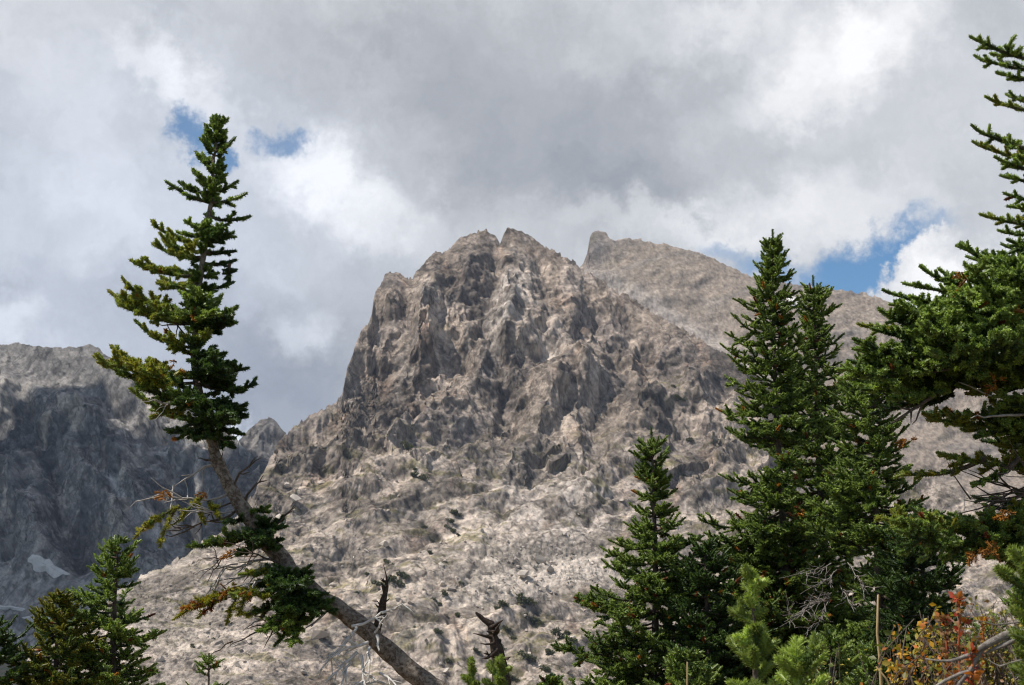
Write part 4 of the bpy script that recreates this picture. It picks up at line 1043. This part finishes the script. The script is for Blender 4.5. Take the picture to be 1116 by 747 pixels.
# ---- bottom left
firG = fir('fir_tree', 'bright green fir at the lower left with a thin spire top', (129, 583), 12.5,
    [(583, 2, 2), (592, 8, 8), (606, 20, 20), (622, 26, 20), (640, 32, 22), (650, 34, 16), (660, 48, 34), (675, 66, 38), (700, 84, 46), (720, 96, 48), (760, 110, 54)], seed=17, dens=38, hues=(DARK * 1.1, MID * 1.15, LIGHT * 1.15), gaps=[(655, 10, 1)])
firH = fir('fir_tree', 'stubby yellowish fir leaning against the lower left fir', (66, 646), 12.2,
    [(646, 5, 6), (656, 14, 12), (675, 28, 22), (690, 34, 30), (715, 50, 44), (760, 70, 56)], seed=18, dens=40, hues=(DARK * 1.1, MID * 1.2, YELLOW * .7))
firI = fir('fir_tree', 'fir top cut off by the lower left corner', (-8, 676), 12.0,
    [(676, 5, 8), (700, 24, 38), (720, 36, 56), (760, 50, 76)], seed=19, dens=30, hues=(DARK * .9, DARK * 1.3, MID * 1.1))
firJ = fir('fir_sapling', 'tiny thin fir sapling poking up from the bottom edge before pale scree', (228, 712), 8.8,
    [(712, 1, 1), (722, 8, 8), (735, 16, 14), (760, 20, 20)], seed=20, dens=26, nn=22, nlen=.016, nwid=.0042, core=.005, zmin_px=790, r_base=.015, step=.035, cat='fir sapling', hues=(DARK * 1.2, MID * 1.2, LIGHT), min_len=.02)

# ---- the big tree whose boughs reach in from the right
def big_fir():
    Y = 7.6; P = lambda x, y, dy=0.0: at(x, y, Y + dy); mpp = Y / FPX
    bx = P(1200, 700)[0]; gz = float(ground_z(bx, Y)) - .05; base = np.array([bx, Y, gz])
    root = thing('fir_tree', 'big fir standing beyond the right edge with heavy boughs reaching into view', 'fir tree', base)
    tw = Plant(2000); top = P(1172, -80); us = np.linspace(0, 1, 24); tr = base + us[:, None] * (top - base)
    tw.tube(tr, .15 * (1 - us) ** .8 + .01, 10); wood('trunk', tw, root, M_BARK, base, .01)
    kw = dict(nn=42, nlen=0.022, nwid=0.0052)
    G_ = (DARK, MID * 1.1, LIGHT * 1.2); Yl = (MID, LIGHT * 1.2, YELLOW * .9); Dk = (DARK * .7, DARK * 1.1, MID)
    T = lambda py: np.array([np.interp(P(1180, py)[2], tr[:, 2], tr[:, k]) for k in range(3)])
    L = [((1150, 70), (1066, 48), -.2, G_, .36), ((1150, 75), (1070, 68), .1, G_, .40), ((1150, 80), (1095, 84), -.1, G_, .4),
         ((1150, 120), (1082, 112), .0, Yl, .34), ((1150, 122), (1104, 108), .2, G_, .4),
         ((1150, 168), (1066, 146), -.1, G_, .36), ((1150, 172), (1068, 162), .15, Yl, .36), ((1150, 185), (1092, 178), -.15, G_, .4), ((1150, 195), (1100, 196), .1, G_, .4), ((1150, 212), (1104, 216), 0, G_, .4),
         ((1150, 238), (1078, 240), -.1, Yl, .36), ((1150, 245), (1098, 256), .1, G_, .4), ((1150, 225), (1108, 228), .1, G_, .4)]
    for i, (a, b, dz, h, lt) in enumerate(L):
        pl = Plant(2100 + i); A = T(a[1]); spray(pl, A, P(b[0], b[1], dz), UP, .014, lat=lt * .8, sag=.06, leaf_from=.18, hues=h, step=.045, orange=.012, turnup=.03, maxlat=.26, flat=.42)
        build_crown('bough', pl, root, loc=base, core=.012, **kw)
    # the heavy middle bough and its many side boughs
    M = [((1190, 330), (1052, 276), -.2, G_, .30), ((1150, 300), (1062, 286), .2, G_, .36), ((1130, 330), (1010, 300), -.3, G_, .30), ((1110, 320), (994, 314), .0, G_, .30), ((1110, 335), (971, 324), -.2, G_, .26), ((1120, 345), (1000, 330), -.5, G_, .3),
         ((1090, 350), (945, 360), -.1, Yl, .24), ((1100, 360), (960, 366), -.4, G_, .3), ((1110, 370), (940, 388), -.2, G_, .28), ((1100, 380), (935, 402), -.5, G_, .28), ((1090, 385), (925, 418), -.2, G_, .28), ((1080, 390), (950, 430), -.4, G_, .28),
         ((1170, 350), (1060, 310), -.4, G_, .34), ((1160, 360), (1070, 330), -.6, G_, .34), ((1150, 380), (1050, 350), -.7, G_, .34), ((1150, 395), (1040, 372), -.8, G_, .34), ((1150, 400), (1020, 385), -.6, G_, .34), ((1150, 410), (1060, 400), -.5, G_, .34),
         ((1130, 400), (1000, 400), -.3, Dk, .3), ((1120, 410), (990, 412), .1, Dk, .3), ((1110, 415), (1040, 420), -.2, Dk, .34), ((1160, 300), (1085, 290), -.4, G_, .36), ((1170, 310), (1098, 304), -.6, G_, .36), ((1160, 420), (1095, 405), -.7, G_, .36),
         ((1060, 405), (975, 440), -.6, G_, .3), ((1050, 410), (960, 452), -.2, Dk, .3), ((1040, 420), (1016, 442), -.3, Dk, .3), ((1090, 415), (1062, 432), -.4, Yl, .34), ((1180, 320), (1092, 318), .3, G_, .4), ((1180, 340), (1080, 345), .3, Dk, .4), ((1160, 370), (1060, 380), .3, Dk, .4), ((1180, 290), (1100, 272), .2, G_, .4), ((1180, 280), (1106, 268), -.3, G_, .4)]
    M += [((1040, 385), (938, 378), -.7, G_, .30), ((1030, 395), (930, 410), -.8, G_, .32), ((1020, 400), (945, 424), -.3, G_, .34), ((1010, 385), (950, 396), -.1, G_, .36), ((1040, 360), (965, 346), -.6, G_, .34), ((1060, 350), (985, 336), -.7, G_, .34),
         ((1080, 365), (1010, 350), -.9, G_, .36), ((1090, 375), (1020, 368), -1.0, G_, .36), ((1100, 390), (1030, 395), -.9, G_, .36), ((1070, 395), (1000, 420), -.5, G_, .34), ((1110, 350), (1045, 330), -.9, G_, .36), ((1120, 320), (1060, 300), -.8, G_, .36), ((1130, 380), (1075, 385), -1.0, G_, .36)]
    for i, (a, b, dz, h, lt) in enumerate(M):
        pl = Plant(2200 + i); A = T(a[1]) if a[0] > 1140 else P(a[0], a[1], -.1)
        spray(pl, A, P(b[0], b[1], dz), UP, .012, lat=lt, sag=.05, leaf_from=.10, hues=h, step=.045, orange=.008, turnup=.03, maxlat=.24, flat=.45)
        build_crown('bough', pl, root, loc=base, core=.012, **kw)
    # lower boughs
    Lw = [((1180, 440), (1016, 462), -.3, Yl, .26), ((1180, 448), (1060, 458), -.5, G_, .34), ((1170, 470), (1085, 470), -.4, G_, .36), ((1180, 430), (1016, 456), .4, Dk, .2), ((1170, 490), (1032, 502), -.3, Yl, .26), ((1110, 500), (1066, 528), -.4, G_, .3), ((1075, 500), (985, 520), -.1, Yl, .22),
          ((1180, 560), (972, 576), -.4, Yl, .26), ((1180, 570), (1000, 565), -.1, G_, .28), ((1180, 575), (985, 590), -.6, G_, .28), ((1180, 580), (1040, 580), -.3, G_, .30), ((1180, 540), (1070, 548), .2, Dk, .3), ((1180, 550), (1090, 558), .0, Dk, .32), ((1180, 590), (1060, 592), -.2, Dk, .3),
          ((1180, 600), (1085, 612), -.5, G_, .3), ((1180, 455), (1100, 440), -.6, G_, .36), ((1180, 470), (1095, 490), -.2, Yl, .34), ((1180, 480), (1080, 485), .2, Dk, .3)]
    for i, (a, b, dz, h, lt) in enumerate(Lw):
        pl = Plant(2300 + i); A = T(a[1]) if a[0] > 1140 else P(a[0], a[1], -.25)
        spray(pl, A, P(b[0], b[1], dz), UP, .012, lat=lt, sag=.06, leaf_from=.16, hues=h, step=.045, orange=.02, turnup=.03, maxlat=.24, flat=.4)
        build_crown('bough', pl, root, loc=base, core=.012, **kw)
    # the sides turned away from the camera, and the top above the picture
    pl = Plant(2390); rng = pl.rng; H = top[2] - gz; z = .9
    while z < H:
        u = z / H; above = gz + z > P(1180, -12)[2]
        an = rng.uniform(0, 6.28) if above else rng.uniform(R(-62), R(125)); ln = (1.15 * (1 - u) ** .8 + .08) * rng.uniform(.7, 1.05)
        A = base + u * (top - base); el = R(-6 + 30 * u)
        spray(pl, A, A + ln * np.array([math.cos(an) * math.cos(el), math.sin(an) * math.cos(el), math.sin(el)]), UP, .012, lat=.4, sag=.07, leaf_from=.1, hues=G_, step=.06, turnup=.05, maxlat=.3, flat=.45)
        z += rng.uniform(.03, .10)
    build_crown('crown', pl, root, loc=base, core=.012, nn=26, nlen=.026, nwid=.0066)
    for i, (x, y, n) in enumerate(((1050, 300, 4), (1086, 418, 6), (1046, 360, 3), (1083, 600, 8), (1060, 602, 7), (990, 474, 5), (1092, 558, 5))):
        pl = Plant(2400 + i)
        for _ in range(n):
            c = P(x + pl.rng.uniform(-8, 8), y + pl.rng.uniform(-6, 6), -.7 + pl.rng.uniform(-.1, .1)); d = unit([pl.rng.gauss(-.4, .5), pl.rng.gauss(-.3, .4), pl.rng.gauss(-.4, .5)])
            pl.leaf(c, c + d * .05, 1, ORANGE * pl.rng.uniform(.5, 1.0))
        build_crown('dead_needles', pl, root, nn=20, nlen=.022, nwid=.004, loc=base, mat=M_DEAD)['label'] = 'tuft of dead orange needles'
    for i, (a, b, dz, r, f) in enumerate((((1150, 418), (1058, 456), -.7, .014, 2), ((1150, 425), (1084, 358), -.8, .014, 3), ((1060, 395), (1000, 405), -.5, .008, 3), ((1130, 520), (1050, 545), -.3, .007, 8), ((1130, 500), (1070, 540), -.1, .007, 8), ((1140, 545), (1055, 512), -.2, .008, 8), ((1020, 430), (975, 458), -.6, .01, 4), ((1140, 535), (1090, 505), -.4, .006, 7))):
        pl = Plant(2450 + i); A = T(a[1]) if a[0] > 1120 else P(a[0], a[1], -.5)
        bare(pl, A, P(b[0], b[1], dz), r, f, sag=.04, wob=.10); wood('bare_branch', pl, root, M_GREY if i < 2 else M_TWIG, base)
big_fir()

# dry grey twigs hanging in the shade of the broad fir
root, tz, bs = firC
for i, (a, b) in enumerate((((905, 612), (868, 622)), ((912, 622), (880, 640)), ((900, 650), (862, 672)), ((896, 652), (856, 664)), ((902, 655), (880, 684)), ((905, 648), (876, 650)), ((915, 640), (930, 660)), ((925, 612), (945, 640)))):
    pl = Plant(2500 + i); bare(pl, at(a[0], a[1], 11.75), at(b[0], b[1], 11.3), .0032, 16, wob=.2, flen=.35)
    wood('dry_twigs', pl, root, M_DRY, bs)

# ---- near, fuzzy young pines at the bottom right
def young_pine(name, label, top, Y, prof, seed, hues, dens=16, seglen=.06):
    pl = Plant(seed); rng = pl.rng; tp = at(top[0], top[1], Y); gz = float(ground_z(tp[0], Y)) - .03
    base = np.array([tp[0], Y, gz]); root = thing(name, label, 'young pine', base)
    tw = Plant(seed + 1); us = np.linspace(0, 1, 12); tr = base + us[:, None] * (tp - base); tw.tube(tr, .022 * (1 - us) + .004, 7); wood('trunk', tw, root, M_TWIG, base, .003)
    pr = np.array(prof, float); mpp = Y / FPX; zs = [-at(top[0], p, Y)[2] for p in pr[:, 0]]
    for i in range(3): pl.leaf(tp - UP * (.04 * (i + 1)), tp - UP * .04 * i, 1.0 if i == 0 else .3, hues[2])
    z = tp[2] - .03; ang = 0
    while z > gz + .05:
        w = np.interp(-z, zs, pr[:, 1]) * mpp * rng.uniform(.7, 1.35); ang += 2.4 + rng.gauss(0, .3)
        d0 = unit([math.cos(ang), math.sin(ang), .55 + rng.gauss(0, .15)])
        p = np.array([np.interp(z, tr[:, 2], tr[:, k]) for k in range(3)]); q = p; n = max(1, int(w / (seglen * .7)))
        for i in range(n):
            d0 = unit(d0 + np.array([rng.gauss(0, .12), rng.gauss(0, .12), .10])); e = q + d0 * seglen * .8
            f = rng.random() * .6 + .4 * (i == n - 1); hue = hues[0] + (hues[1] - hues[0]) * min(1, 2 * f) + (hues[2] - hues[1]) * max(0, 2 * f - 1)
            if i > 0 or n < 3 or rng.random() < .5: pl.leaf(q, e, 1.0 if i == n - 1 else .2, hue)
            pl.tube([q, e], [.006, .005], 5)
            if rng.random() < .75:
                dd = unit(d0 + .9 * unit([rng.gauss(0, 1), rng.gauss(0, 1), .3])); pl.leaf(q, q + dd * seglen, 1.0, hue)
            q = e
        z -= (1 / dens) * rng.uniform(.4, 1.4) * .46
    build_crown('crown', pl, root, 130, .029, .0036, base, upb=.05, core=.017, coretone=.9)
PH = (MID * .9, FRESH * .9, FRESH * 1.7)
young_pine('young_pine', 'pale green fuzzy young pine with a rounded spire, in front of the tallest fir', (820, 622), 5.2, [(622, 5, 8), (640, 12, 16), (655, 18, 24), (670, 22, 26), (690, 32, 36), (720, 36, 44), (760, 40, 52), (900, 50, 60)], 31, PH, 15)
young_pine('young_pine', 'low fuzzy young pine at the bottom edge, right of the taller young pine', (868, 708), 4.9, [(708, 16, 16), (725, 30, 30), (745, 42, 42), (900, 60, 60)], 32, PH)
young_pine('young_pine', 'small pale pine tip beside the rotten snag', (546, 716), 7.0, [(716, 6, 6), (730, 14, 14), (760, 22, 22), (900, 30, 30)], 33, (MID * 1.3, FRESH * .7, FRESH))
young_pine('young_pine', 'thin pale pine shoot left of the rotten snag', (514, 718), 7.2, [(718, 4, 4), (735, 8, 8), (760, 14, 14), (900, 20, 20)], 34, (MID * 1.3, FRESH * .7, FRESH))
young_pine('young_pine', 'blurred green pine sprig at the right edge above the autumn bush', (1116, 600), 4.2, [(600, 8, 8), (618, 26, 26), (640, 32, 32), (655, 20, 20), (664, 3, 3), (900, 2, 2)], 35, (MID, FRESH * .7, FRESH))
for k, (nm, lb, tx, ty, Yd, w, sd) in enumerate((('fir_sapling', 'small fir sapling right of the low young pine', 905, 690, 7.6, 34, 41), ('fir_sapling', 'green fir sapling in front of the low dark fir', 948, 700, 8.2, 40, 42),
        ('fir_sapling', 'dark little fir at the bottom edge left of the taller young pine', 748, 706, 9.0, 40, 43), ('fir_sapling', 'little fir tucked below the shorter open-crowned fir', 600, 735, 10.0, 26, 44))):
    fir(nm, lb, (tx, ty), Yd, [(ty, 2, 2), (ty + 14, w * .4, w * .4), (ty + 40, w * .9, w * .9), (ty + 120, w * 1.2, w * 1.2)], seed=sd, dens=36, nn=16, zmin_px=820, r_base=.02, step=.045, cat='fir sapling', hues=(DARK * 1.2, MID * 1.2, LIGHT), min_len=.02)

# ---- the rotten snag at the bottom centre
def snag():
    Y = 8.6; P = lambda x, y, d=0: at(x, y, Y + d); mpp = Y / FPX; pl = Plant(60)
    sp = [P(552, 800), P(549, 765), P(548, 745), P(545, 725), P(543, 705), P(540, 692), P(534, 681), P(526, 676), P(520, 672), P(516, 669)]
    base = P(552, 800); base[2] = float(ground_z(base[0], Y)) - .05; sp = [base] + sp
    root = thing('dead_tree', 'short twisted rotten brown snag with broken stubs, bottom centre', 'dead tree', base)
    pl.tube(sp, np.array([13, 12, 11, 10.5, 9.5, 8, 6.5, 4.5, 3, 1.8, .8]) * mpp * .80, 11); wood('trunk', pl, root, M_SNAG, base, .036)
    for i, (a, b, r, f) in enumerate((((541, 688), (530, 688), 2.5, 1), ((542, 694), (516, 690), 2.2, 3), ((543, 700), (524, 701), 1.8, 2), ((536, 682), (548, 676), 2.2, 1), ((544, 708), (525, 718), 3.5, 1), ((545, 716), (527, 712), 2, 1), ((546, 720), (557, 716), 2.5, 1), ((540, 690), (545, 680), 3, 0), ((546, 726), (552, 730), 4, 0))):
        p2 = Plant(70 + i); bare(p2, P(*a), P(b[0], b[1], -.08), r * mpp, f, wob=.2, sag=.05); wood('broken_stub', p2, root, M_SNAG, base, .008)
snag()

# ---- autumn undergrowth at the lower right
def leaf_cloud(pts, dirs, size, cols, seed):
    """flat pointed leaves: two folded quads each"""
    rng = np.random.default_rng(seed); n = len(pts); pts = np.asarray(pts); d = np.asarray(dirs); d = d / (np.linalg.norm(d, axis=1, keepdims=True) + 1e-9)
    s = size * rng.uniform(.6, 1.2, (n, 1)); w = np.cross(d, rng.normal(size=(n, 3))); w /= np.linalg.norm(w, axis=1, keepdims=True) + 1e-9; nn_ = np.cross(d, w)
    a = pts; e = pts + d * s; m = pts + d * s * .45
    l = m + w * s * .32 + nn_ * s * .10; r = m - w * s * .32 + nn_ * s * .10
    V = np.stack([a, l, e, r], 1).reshape(-1, 3); b = np.arange(n)[:, None] * 4
    F = np.vstack([b + np.array([[0, 1, 2]]), b + np.array([[0, 2, 3]])])
    return V, F, np.repeat(np.asarray(cols), 4, axis=0)
AUT = [np.array(c) for c in ((.55, .30, .03), (.50, .16, .03), (.36, .06, .03), (.22, .20, .04), (.42, .33, .06), (.12, .15, .03), (.30, .16, .07))]
def bush(label, cx, cy, Y, w, h, n, seed, pal, size=.035, name='autumn_bush', cat='bush'):
    rng = random.Random(seed); mpp = Y / FPX; c = at(cx, cy, Y); gz = float(ground_z(c[0], Y)) - .02; base = np.array([c[0], Y, gz])
    root = thing(name, label, cat, base); st = Plant(seed); pts = []; dirs = []; cols = []
    for k in range(max(5, n // 26)):
        tip = c + np.array([rng.gauss(0, .45) * w * mpp, rng.gauss(0, .35) * w * mpp, rng.uniform(-.6, 1.0) * h * mpp]); b0 = base + np.array([rng.gauss(0, .06), rng.gauss(0, .06), 0])
        us = np.linspace(0, 1, 7)[:, None]; p = b0 + us * (tip - b0) + np.array([rng.gauss(0, .08), rng.gauss(0, .08), .08]) * np.sin(us * 3.14) + np.array([rng.gauss(0, .03), rng.gauss(0, .03), 0]) * np.sin(us * 9); st.tube(p, .005 * (1 - us[:, 0]) + .0016, 5)
        col = pal[rng.randrange(len(pal))]
        for q in range(26):
            u = 1 - rng.random() ** 1.2 * .8; q0 = np.array([np.interp(u, us[:, 0], p[:, i]) for i in range(3)]) + np.array([rng.gauss(0, .02), rng.gauss(0, .02), rng.gauss(0, .015)])
            pts.append(q0); dirs.append([rng.gauss(0, 1), rng.gauss(-.2, 1), rng.gauss(.1, .6)]); cols.append((col if rng.random() < .65 else pal[rng.randrange(len(pal))]) * rng.uniform(.6, 1.2))
    wood('stems', st, root, M_TWIG, base)
    V, F, cc = leaf_cloud(pts, dirs, size, cols, seed); mesh('leaves', V, F, M_LEAF, root, col=cc, loc=base)
bush('bush with golden yellow leaves at the left end of the autumn undergrowth', 985, 700, 5.4, 32, 28, 360, 81, [AUT[0], AUT[0], AUT[4], AUT[5]])
bush('bush mixing yellow, orange and green leaves, middle of the autumn undergrowth', 1016, 706, 5.1, 46, 36, 900, 82, [AUT[0], AUT[1], AUT[3], AUT[4], AUT[5], AUT[6], AUT[5]], .024)
bush('olive and straw coloured bush behind the gnarled branch', 1088, 696, 5.0, 64, 42, 1500, 83, [AUT[3], AUT[4], AUT[6], AUT[4], AUT[5], AUT[3]], .020)
bush('low rusty bush at the bottom edge in front of the gnarled branch', 1050, 742, 4.4, 50, 34, 800, 84, [AUT[1], AUT[6], AUT[3], AUT[4], AUT[3]], .022)
bush('small yellow-green shrub below the low young pine', 905, 722, 6.0, 26, 22, 200, 85, [AUT[5], AUT[3], AUT[4]], .024)
bush('golden sprig of leaves above the red stalk', 1005, 676, 5.3, 12, 14, 60, 86, [AUT[0], AUT[4]], .03)

def stalk(name, label, cat, pts, Y, r, mat, leaves=0, pal=None, seed=0, size=.02, group=None):
    P = [at(x, y, Y) for x, y in pts]; b = P[0].copy(); b[2] = float(ground_z(b[0], Y)) - .02; P = [b] + P
    root = thing(name, label, cat, b, group); pl = Plant(seed); rr = np.linspace(r, r * .5, len(P)); pl.tube(P, rr, 6); 
    col = None
    o = wood('stem', pl, root, mat, b)
    if leaves:
        rng = random.Random(seed); p_, d_, c_ = [], [], []
        for _ in range(leaves):
            u = 1 + rng.random() * (len(P) - 1.001); i = int(u); q = P[i] + (P[min(i + 1, len(P) - 1)] - P[i]) * (u - i)
            p_.append(q + np.array([rng.gauss(0, .006), rng.gauss(0, .006), 0])); d_.append([rng.gauss(0, .8), rng.gauss(0, .8), rng.gauss(.5, .5)]); c_.append(pal[rng.randrange(len(pal))] * rng.uniform(.6, 1.2))
        V, F, cc = leaf_cloud(p_, d_, size, c_, seed); mesh('leaves', V, F, M_LEAF, root, col=cc, loc=b)
M_TAN = flat_material('dry_stem', (.38, .27, .13), .8, .5, 30)
M_RED = flat_material('red_stem', (.25, .07, .03), .8, .5, 30)
stalk('dry_weed', 'tall bare tan stem standing before the low dark fir', 'dry weed', [(961, 760), (959, 720), (956, 690), (957, 649)], 5.6, .0075, M_TAN, seed=91)
stalk('dry_weed', 'thin pale stem leaning at the bottom edge below the tall tan stem', 'dry weed', [(975, 760), (966, 740), (955, 727)], 5.0, .005, M_TAN, seed=92)
stalk('red_stalk', 'upright red leafed stalk rising above the autumn bushes', 'wild plant', [(1046, 745), (1045, 700), (1046, 672), (1044, 652)], 4.8, .005, M_RED, 60, [AUT[2], AUT[1], AUT[6], AUT[6]], 93, .03)
stalk('red_stalk', 'short red tipped stalk in front of the gnarled branch', 'wild plant', [(1060, 760), (1060, 730), (1059, 710)], 4.3, .005, M_RED, 50, [AUT[2], AUT[1], AUT[3]], 94, .03)
stalk('seed_stalk', 'brown fluffy seed stalk left of the red stalk', 'wild plant', [(1034, 745), (1032, 710), (1030, 675)], 4.7, .005, M_RED, 120, [AUT[6] * .8, AUT[6], AUT[2] * .7], 95, .024)
stalk('seed_stalk', 'orange brown seed stalk right of the red stalk', 'wild plant', [(1070, 740), (1071, 700), (1072, 676)], 4.9, .004, M_RED, 90, [AUT[6], AUT[4], AUT[1]], 96, .02)
stalk('seed_stalk', 'straw coloured seed stalk near the right edge', 'wild plant', [(1086, 740), (1083, 705), (1082, 682)], 5.0, .004, M_TAN, 80, [AUT[6], AUT[4]], 97, .018)
stalk('dry_weed', 'thin brown stem at the bottom edge below the tallest fir', 'dry weed', [(750, 770), (749, 745), (749, 722)], 6.0, .005, M_TAN, seed=98)
# gnarled branch lying through the undergrowth
def gnarled():
    Y = 4.3; pl = Plant(110); P = lambda x, y, d=0: at(x, y, Y + d); mpp = Y / FPX
    base = P(1150, 690); root = thing('dead_branch', 'gnarled grey dead branch arching through the autumn undergrowth', 'branch', base)
    def limb(pts, rad, name):
        p = Plant(111); q = np.array([P(*t) for t in pts]); u = np.arange(len(q)); uu = np.linspace(0, len(q) - 1, 40); s = np.column_stack([np.interp(uu, u, q[:, k]) for k in range(3)])
        for _ in range(3): s[1:-1] = .25 * s[:-2] + .5 * s[1:-1] + .25 * s[2:]
        p.tube(s, np.interp(uu, u, rad) * mpp * .68, 9); wood(name, p, root, M_DRY, base, .012)
    limb([(1220, 720), (1150, 692), (1116, 689), (1098, 691), (1080, 700), (1066, 710), (1052, 716), (1035, 722), (1010, 718)], [7, 6.5, 6, 6.5, 6, 5, 3.6, 2.4, 1], 'main_limb')
    limb([(1112, 692), (1100, 700), (1085, 707), (1074, 712)], [4, 4.5, 3, 1], 'side_limb')
    limb([(1076, 702), (1060, 725), (1046, 745), (1040, 770)], [4, 3.5, 4, 4], 'side_limb')
    limb([(1066, 728), (1048, 734), (1030, 742), (1015, 752)], [3, 3, 2.6, 2], 'side_limb')
    limb([(1150, 706), (1116, 718), (1090, 726), (1070, 716)], [2.4, 2, 1.6, .8], 'side_limb')
    limb([(1150, 676), (1110, 678), (1085, 682), (1060, 676)], [1.6, 1.5, 1.2, .6], 'side_limb')
gnarled()
# grass: nobody could count it
def grass():
    rng = np.random.default_rng(120); n = 5200
    x = rng.normal(2.2, 1.3, n); y = rng.uniform(3.2, 9.5, n); keep = (x > -1.5) & (x < 5); x = x[keep]; y = y[keep]; n = len(x)
    z = ground_z(x, y) - .02; h = rng.uniform(.10, .30, n) * (1 + .3 * vnoise(x * 2, y * 2, seed=8))
    lx = rng.normal(0, .35, n); ly = rng.normal(0, .35, n); a = rng.uniform(0, 6.28, n); w = .0022
    V = []
    for f, ww in ((0, 1), (.55, .8), (1.0, .1)):
        c = np.column_stack([x + lx * h * f * f, y + ly * h * f * f, z + h * f]); s = np.column_stack([np.cos(a), np.sin(a), 0 * a]) * w * ww; V += [c - s, c + s]
    V = np.stack(V, 1).reshape(-1, 3); b = np.arange(n)[:, None] * 6
    F = np.vstack([b + np.array([[0, 1, 3, 2]]), b + np.array([[2, 3, 5, 4]])])
    c = np.where(rng.random((n, 1)) < .65, np.array([[.34, .26, .11]]), np.array([[.13, .14, .04]])) * rng.uniform(.6, 1.2, (n, 1))
    o = mesh('grass', V, F, M_STRAW, col=np.repeat(c, 6, axis=0)); o['kind'] = 'stuff'; o['label'] = 'dry straw coloured grass on the knoll'; o['category'] = 'grass'
grass()

# ---- low bushes clinging to the rock face
def rock_bushes():
    import bmesh
    spots = [(444, 492, 8), (452, 525, 5), (460, 527, 7), (452, 518, 4), (490, 560, 5), (497, 552, 6), (490, 566, 5), (462, 563, 4), (415, 635, 7), (432, 637, 9), (440, 633, 7), (425, 612, 5), (478, 653, 6), (486, 650, 5), (455, 690, 6), (545, 660, 7), (549, 672, 8), (552, 684, 6), (575, 668, 10), (568, 650, 5), (582, 676, 7),
             (590, 680, 5), (445, 725, 7), (432, 715, 5), (453, 735, 6), (480, 700, 6), (487, 712, 5), (562, 690, 5), (575, 720, 8), (610, 700, 8), (618, 695, 6), (600, 715, 7), (540, 655, 4), (398, 618, 4), (388, 640, 4), (500, 580, 3), (470, 575, 3), (625, 712, 6), (505, 640, 4), (520, 705, 5), (466, 745, 6), (595, 735, 7),
             (235, 690, 5), (210, 700, 4), (250, 668, 4), (740, 440, 6), (752, 470, 5), (735, 425, 4), (545, 700, 6), (560, 735, 7), (470, 600, 4), (500, 670, 5)]
    for i, (px, py, w) in enumerate(spots):
        rng = np.random.default_rng(700 + i); p = on_relief(G_MAIN, px, py); r = w * p[1] / FPX * 0.75
        n = 420; q = rng.normal(size=(n, 3)); q /= np.linalg.norm(q, axis=1, keepdims=True); k = rng.integers(0, 5, n); ctr = rng.normal(size=(5, 3)) * np.array([.5, .4, .16]); sl = rng.normal() * .9; ctr[:, 2] -= .55 * ctr[:, 0] + 0 * sl; ctr = ctr * rng.uniform(.9, 1.5)
        pts = (ctr[k] + q * rng.uniform(.1, .6, (n, 1)) * np.array([1, .8, .6])) * r + np.array([0, -.2 * r, .35 * r])
        c = np.where(rng.random((n, 1)) < .8, np.array([[.070, .082, .042]]), np.array([[.13, .12, .06]])) * rng.uniform(.6, 1.2, (n, 1))
        V, F, cc = leaf_cloud(pts, q + rng.normal(size=(n, 3)) * .5, r * .42, c, 800 + i)
        o = mesh('rock_bush', V, F, M_LEAF, col=cc); o.location = tuple(p)
        tag(o, 'small dark green bush clinging to the pale rock face', 'bush', 'dark bushes scattered on the rock face')
rock_bushes()

# ---- blocks fallen from the cliffs, lying on the lower slope
def boulders():
    import bmesh
    rng = np.random.default_rng(900); kinds = []
    for k in range(9):
        bm = bmesh.new(); n = 13
        pt = rng.normal(size=(n, 3)); pt /= np.linalg.norm(pt, axis=1, keepdims=True); pt = pt * rng.uniform(.75, 1.1, (n, 1)) * np.array([1.0, .8, rng.uniform(.5, .85)])
        for q in pt: bm.verts.new(q)
        r = bmesh.ops.convex_hull(bm, input=bm.verts)
        bmesh.ops.delete(bm, geom=[g for g in r['geom_interior'] if isinstance(g, bmesh.types.BMVert)], context='VERTS')
        me = bpy.data.meshes.new('boulder'); bm.to_mesh(me); bm.free(); me.materials.append(M_BOULDER[k % 3]); kinds.append(me)
    n = 0
    while n < 280:
        if rng.random() < .35: px, py = rng.normal(575, 55), rng.normal(628, 22)
        elif rng.random() < .3: px, py = rng.normal(270, 60), rng.normal(690, 35)
        else: px, py = rng.uniform(180, 700), rng.uniform(520, 746)
        if py > 748 or py < 505 or py < np.interp(px, [140, 200, 290, 310], [660, 625, 540, 500]): continue
        p = on_relief(G_MAIN, px, py); r = 1.1 * (1 - rng.random()) ** -0.42; r = min(r, 5.0)
        o = bpy.data.objects.new('boulder', kinds[n % 9]); C.collection.objects.link(o)
        o.location = (p[0], p[1] - .25 * r, p[2] + .25 * r); o.scale = (r * rng.uniform(.8, 1.3), r, r); o.rotation_euler = (rng.uniform(-.7, .7), rng.uniform(-.7, .7), rng.uniform(0, 6.28))
        tag(o, 'pale angular boulder lying loose on the lower rock slope', 'boulder', 'boulders strewn over the lower slope'); n += 1
boulders()
